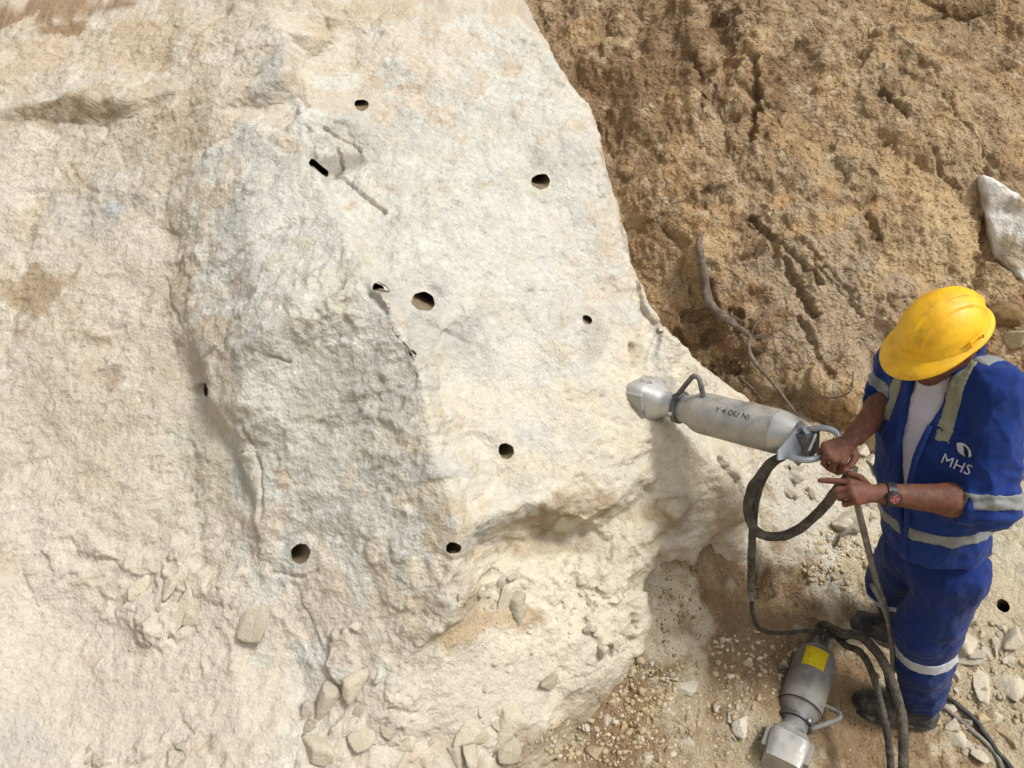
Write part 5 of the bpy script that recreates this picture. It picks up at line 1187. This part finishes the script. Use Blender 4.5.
scatter(70, [(760, 445, 25, 15), (815, 480, 35, 30), (800, 460, 25, 15), (850, 500, 25, 45), (840, 560, 40, 25)], 5, 21, ['stone', 'stone_white', 'stone'], 'small pale stone on the talus inside and beyond the hose loop', 'talus stones by the hose loop')
scatter(38, [(690, 740, 60, 28), (720, 700, 40, 20), (650, 720, 50, 30), (600, 740, 40, 24), (660, 680, 20, 12)], 5, 15, ['stone', 'stone', 'stone_tan', 'stone_white'], 'small stone on the brown soil left of the lying splitter', 'stones left of the lying splitter')
scatter(16, [(860, 430, 40, 26), (830, 400, 30, 14), (900, 400, 30, 30)], 9, 24, ['stone_brown', 'stone_tan', 'stone_brown'], 'earthy lump at the foot of the brown bank', 'lumps at the bank foot')
scatter(75, [(170, 610, 60, 40), (130, 750, 80, 20), (440, 745, 120, 22), (350, 715, 50, 35), (490, 730, 50, 24), (490, 595, 35, 22), (610, 640, 40, 30)], 8, 34, ['stone', 'stone', 'stone_white'], 'pale angular fragment lodged in the dust at the foot of the rock', 'fragments at the foot of the rock')
# boulder at the right edge
wb = put(1012, 240, 62, 'stone_white', 'white limestone boulder set in the brown bank at the right edge', None, 1, None, .0, 'boulder', cat='boulder', fields=[bank])
v, f = stone_mesh(777, 5, 14, .8, 1, .05); bpt = hit(1026, 244, [bank])[0] + np.array([0.0, .06, -.03])
ex = np.array([1., 0, 0]); ez = np.array([0, .5, .866]); ey = np.cross(ez, ex)
bpy.data.objects.remove(wb)
bv = bpt + v[:, :1] * ex * .22 + v[:, 1:2] * ey * .26 + v[:, 2:] * ez * .52 + 0
Dn = facet(bv[:, 0], bv[:, 2], .09, 5, 1.4, .5) * .5 + fbm(bv, .10, 6, .6) * .014; bv = bv + nrm([0, -.8, .5]) * Dn[:, None]
M['boulder'] = earth_mat('white_limestone', [(25, .6, .02, 8), (90, .6, .008, 6)], .10, chips=[(22, .5, .02), (80, .5, .006)])
wb = mesh_obj('boulder', bv, f, M['boulder'], col=A(232, 226, 216) + (A(196, 178, 152) - A(232, 226, 216)) * smooth(.1, .5, fbm(bv, .12, 5, .6))[:, None]); tag(wb, 'white limestone boulder set in the brown bank at the right edge', 'boulder')
for px, py, s, m_, lab in [(1006, 318, 44, 'stone_brown', 'brown boulder under the white one, right of the hard hat'), (1020, 340, 30, 'stone_tan', 'tan boulder at the right edge just behind the shoulder')]:
    put(px, py, s, m_, lab, 'boulders right of the hard hat', 2, .4, .1, 'boulder', cat='boulder')
# fine gravel, too much to count
gv, gf = [], []; bm = bmesh.new(); bmesh.ops.create_icosphere(bm, subdivisions=1, radius=1)
iv = np.array([tuple(q.co) for q in bm.verts]); if_ = np.array([[w.index for w in g.verts] for g in bm.faces]); bm.free()
gr_ = np.random.default_rng(3)
def gravel(n, regions, mat, label, smin_=1.2, smax=5.0, fields=None):
    vs_, fs, k = [], [], 0
    while k < n:
        cx, cy, rx, ry = regions[gr_.integers(len(regions))]; a_, q = gr_.uniform(0, 6.28), math.sqrt(gr_.random())
        px, py = cx + rx * q * math.cos(a_), cy + ry * q * math.sin(a_)
        p, nn, f, d = hit(px, py, fields or FIELDS)
        if f is rock and mat == 'stone_brown': k += 0; continue
        s = smin_ * (smax / smin_) ** (gr_.random() ** 2.2) * .5 * d / FPX
        v = iv * gr_.uniform(.40, 1.35, (len(iv), 1)) * s * gr_.uniform(.6, 1.3, 3); vs_.append(v + p - nn * s * .05); fs.append(if_ + k * len(iv)); k += 1
    o = mesh_obj('gravel', np.concatenate(vs_), np.concatenate(fs), M[mat], None, False); tag(o, label, 'gravel', kind='stuff')
GR = [(985, 690, 50, 70), (690, 735, 90, 35), (600, 740, 60, 28), (850, 560, 50, 35), (740, 670, 70, 40), (640, 690, 40, 30)]
gravel(3200, GR, 'stone_tan', 'fine tan gravel mixed into the soil and rubble', 1.0, 9.0)
gravel(1500, GR + [(820, 480, 50, 40), (560, 640, 90, 60), (560, 600, 60, 40)], 'stone', 'fine pale gravel and chips strewn over the ground', 1.0, 8.0)
gravel(2200, [(740, 620, 60, 60), (850, 690, 60, 50), (920, 740, 70, 30), (640, 720, 50, 40), (860, 430, 50, 30), (720, 380, 50, 30), (680, 600, 25, 60), (790, 330, 70, 60)], 'stone_brown', 'fine brown soil crumbs on the ground and bank foot')
gravel(1500, [(440, 730, 120, 40), (600, 640, 70, 60), (120, 600, 120, 50), (480, 640, 40, 30)], 'stone', 'fine dusty chips on the slope at the foot of the rock', 1.0, 3.5)
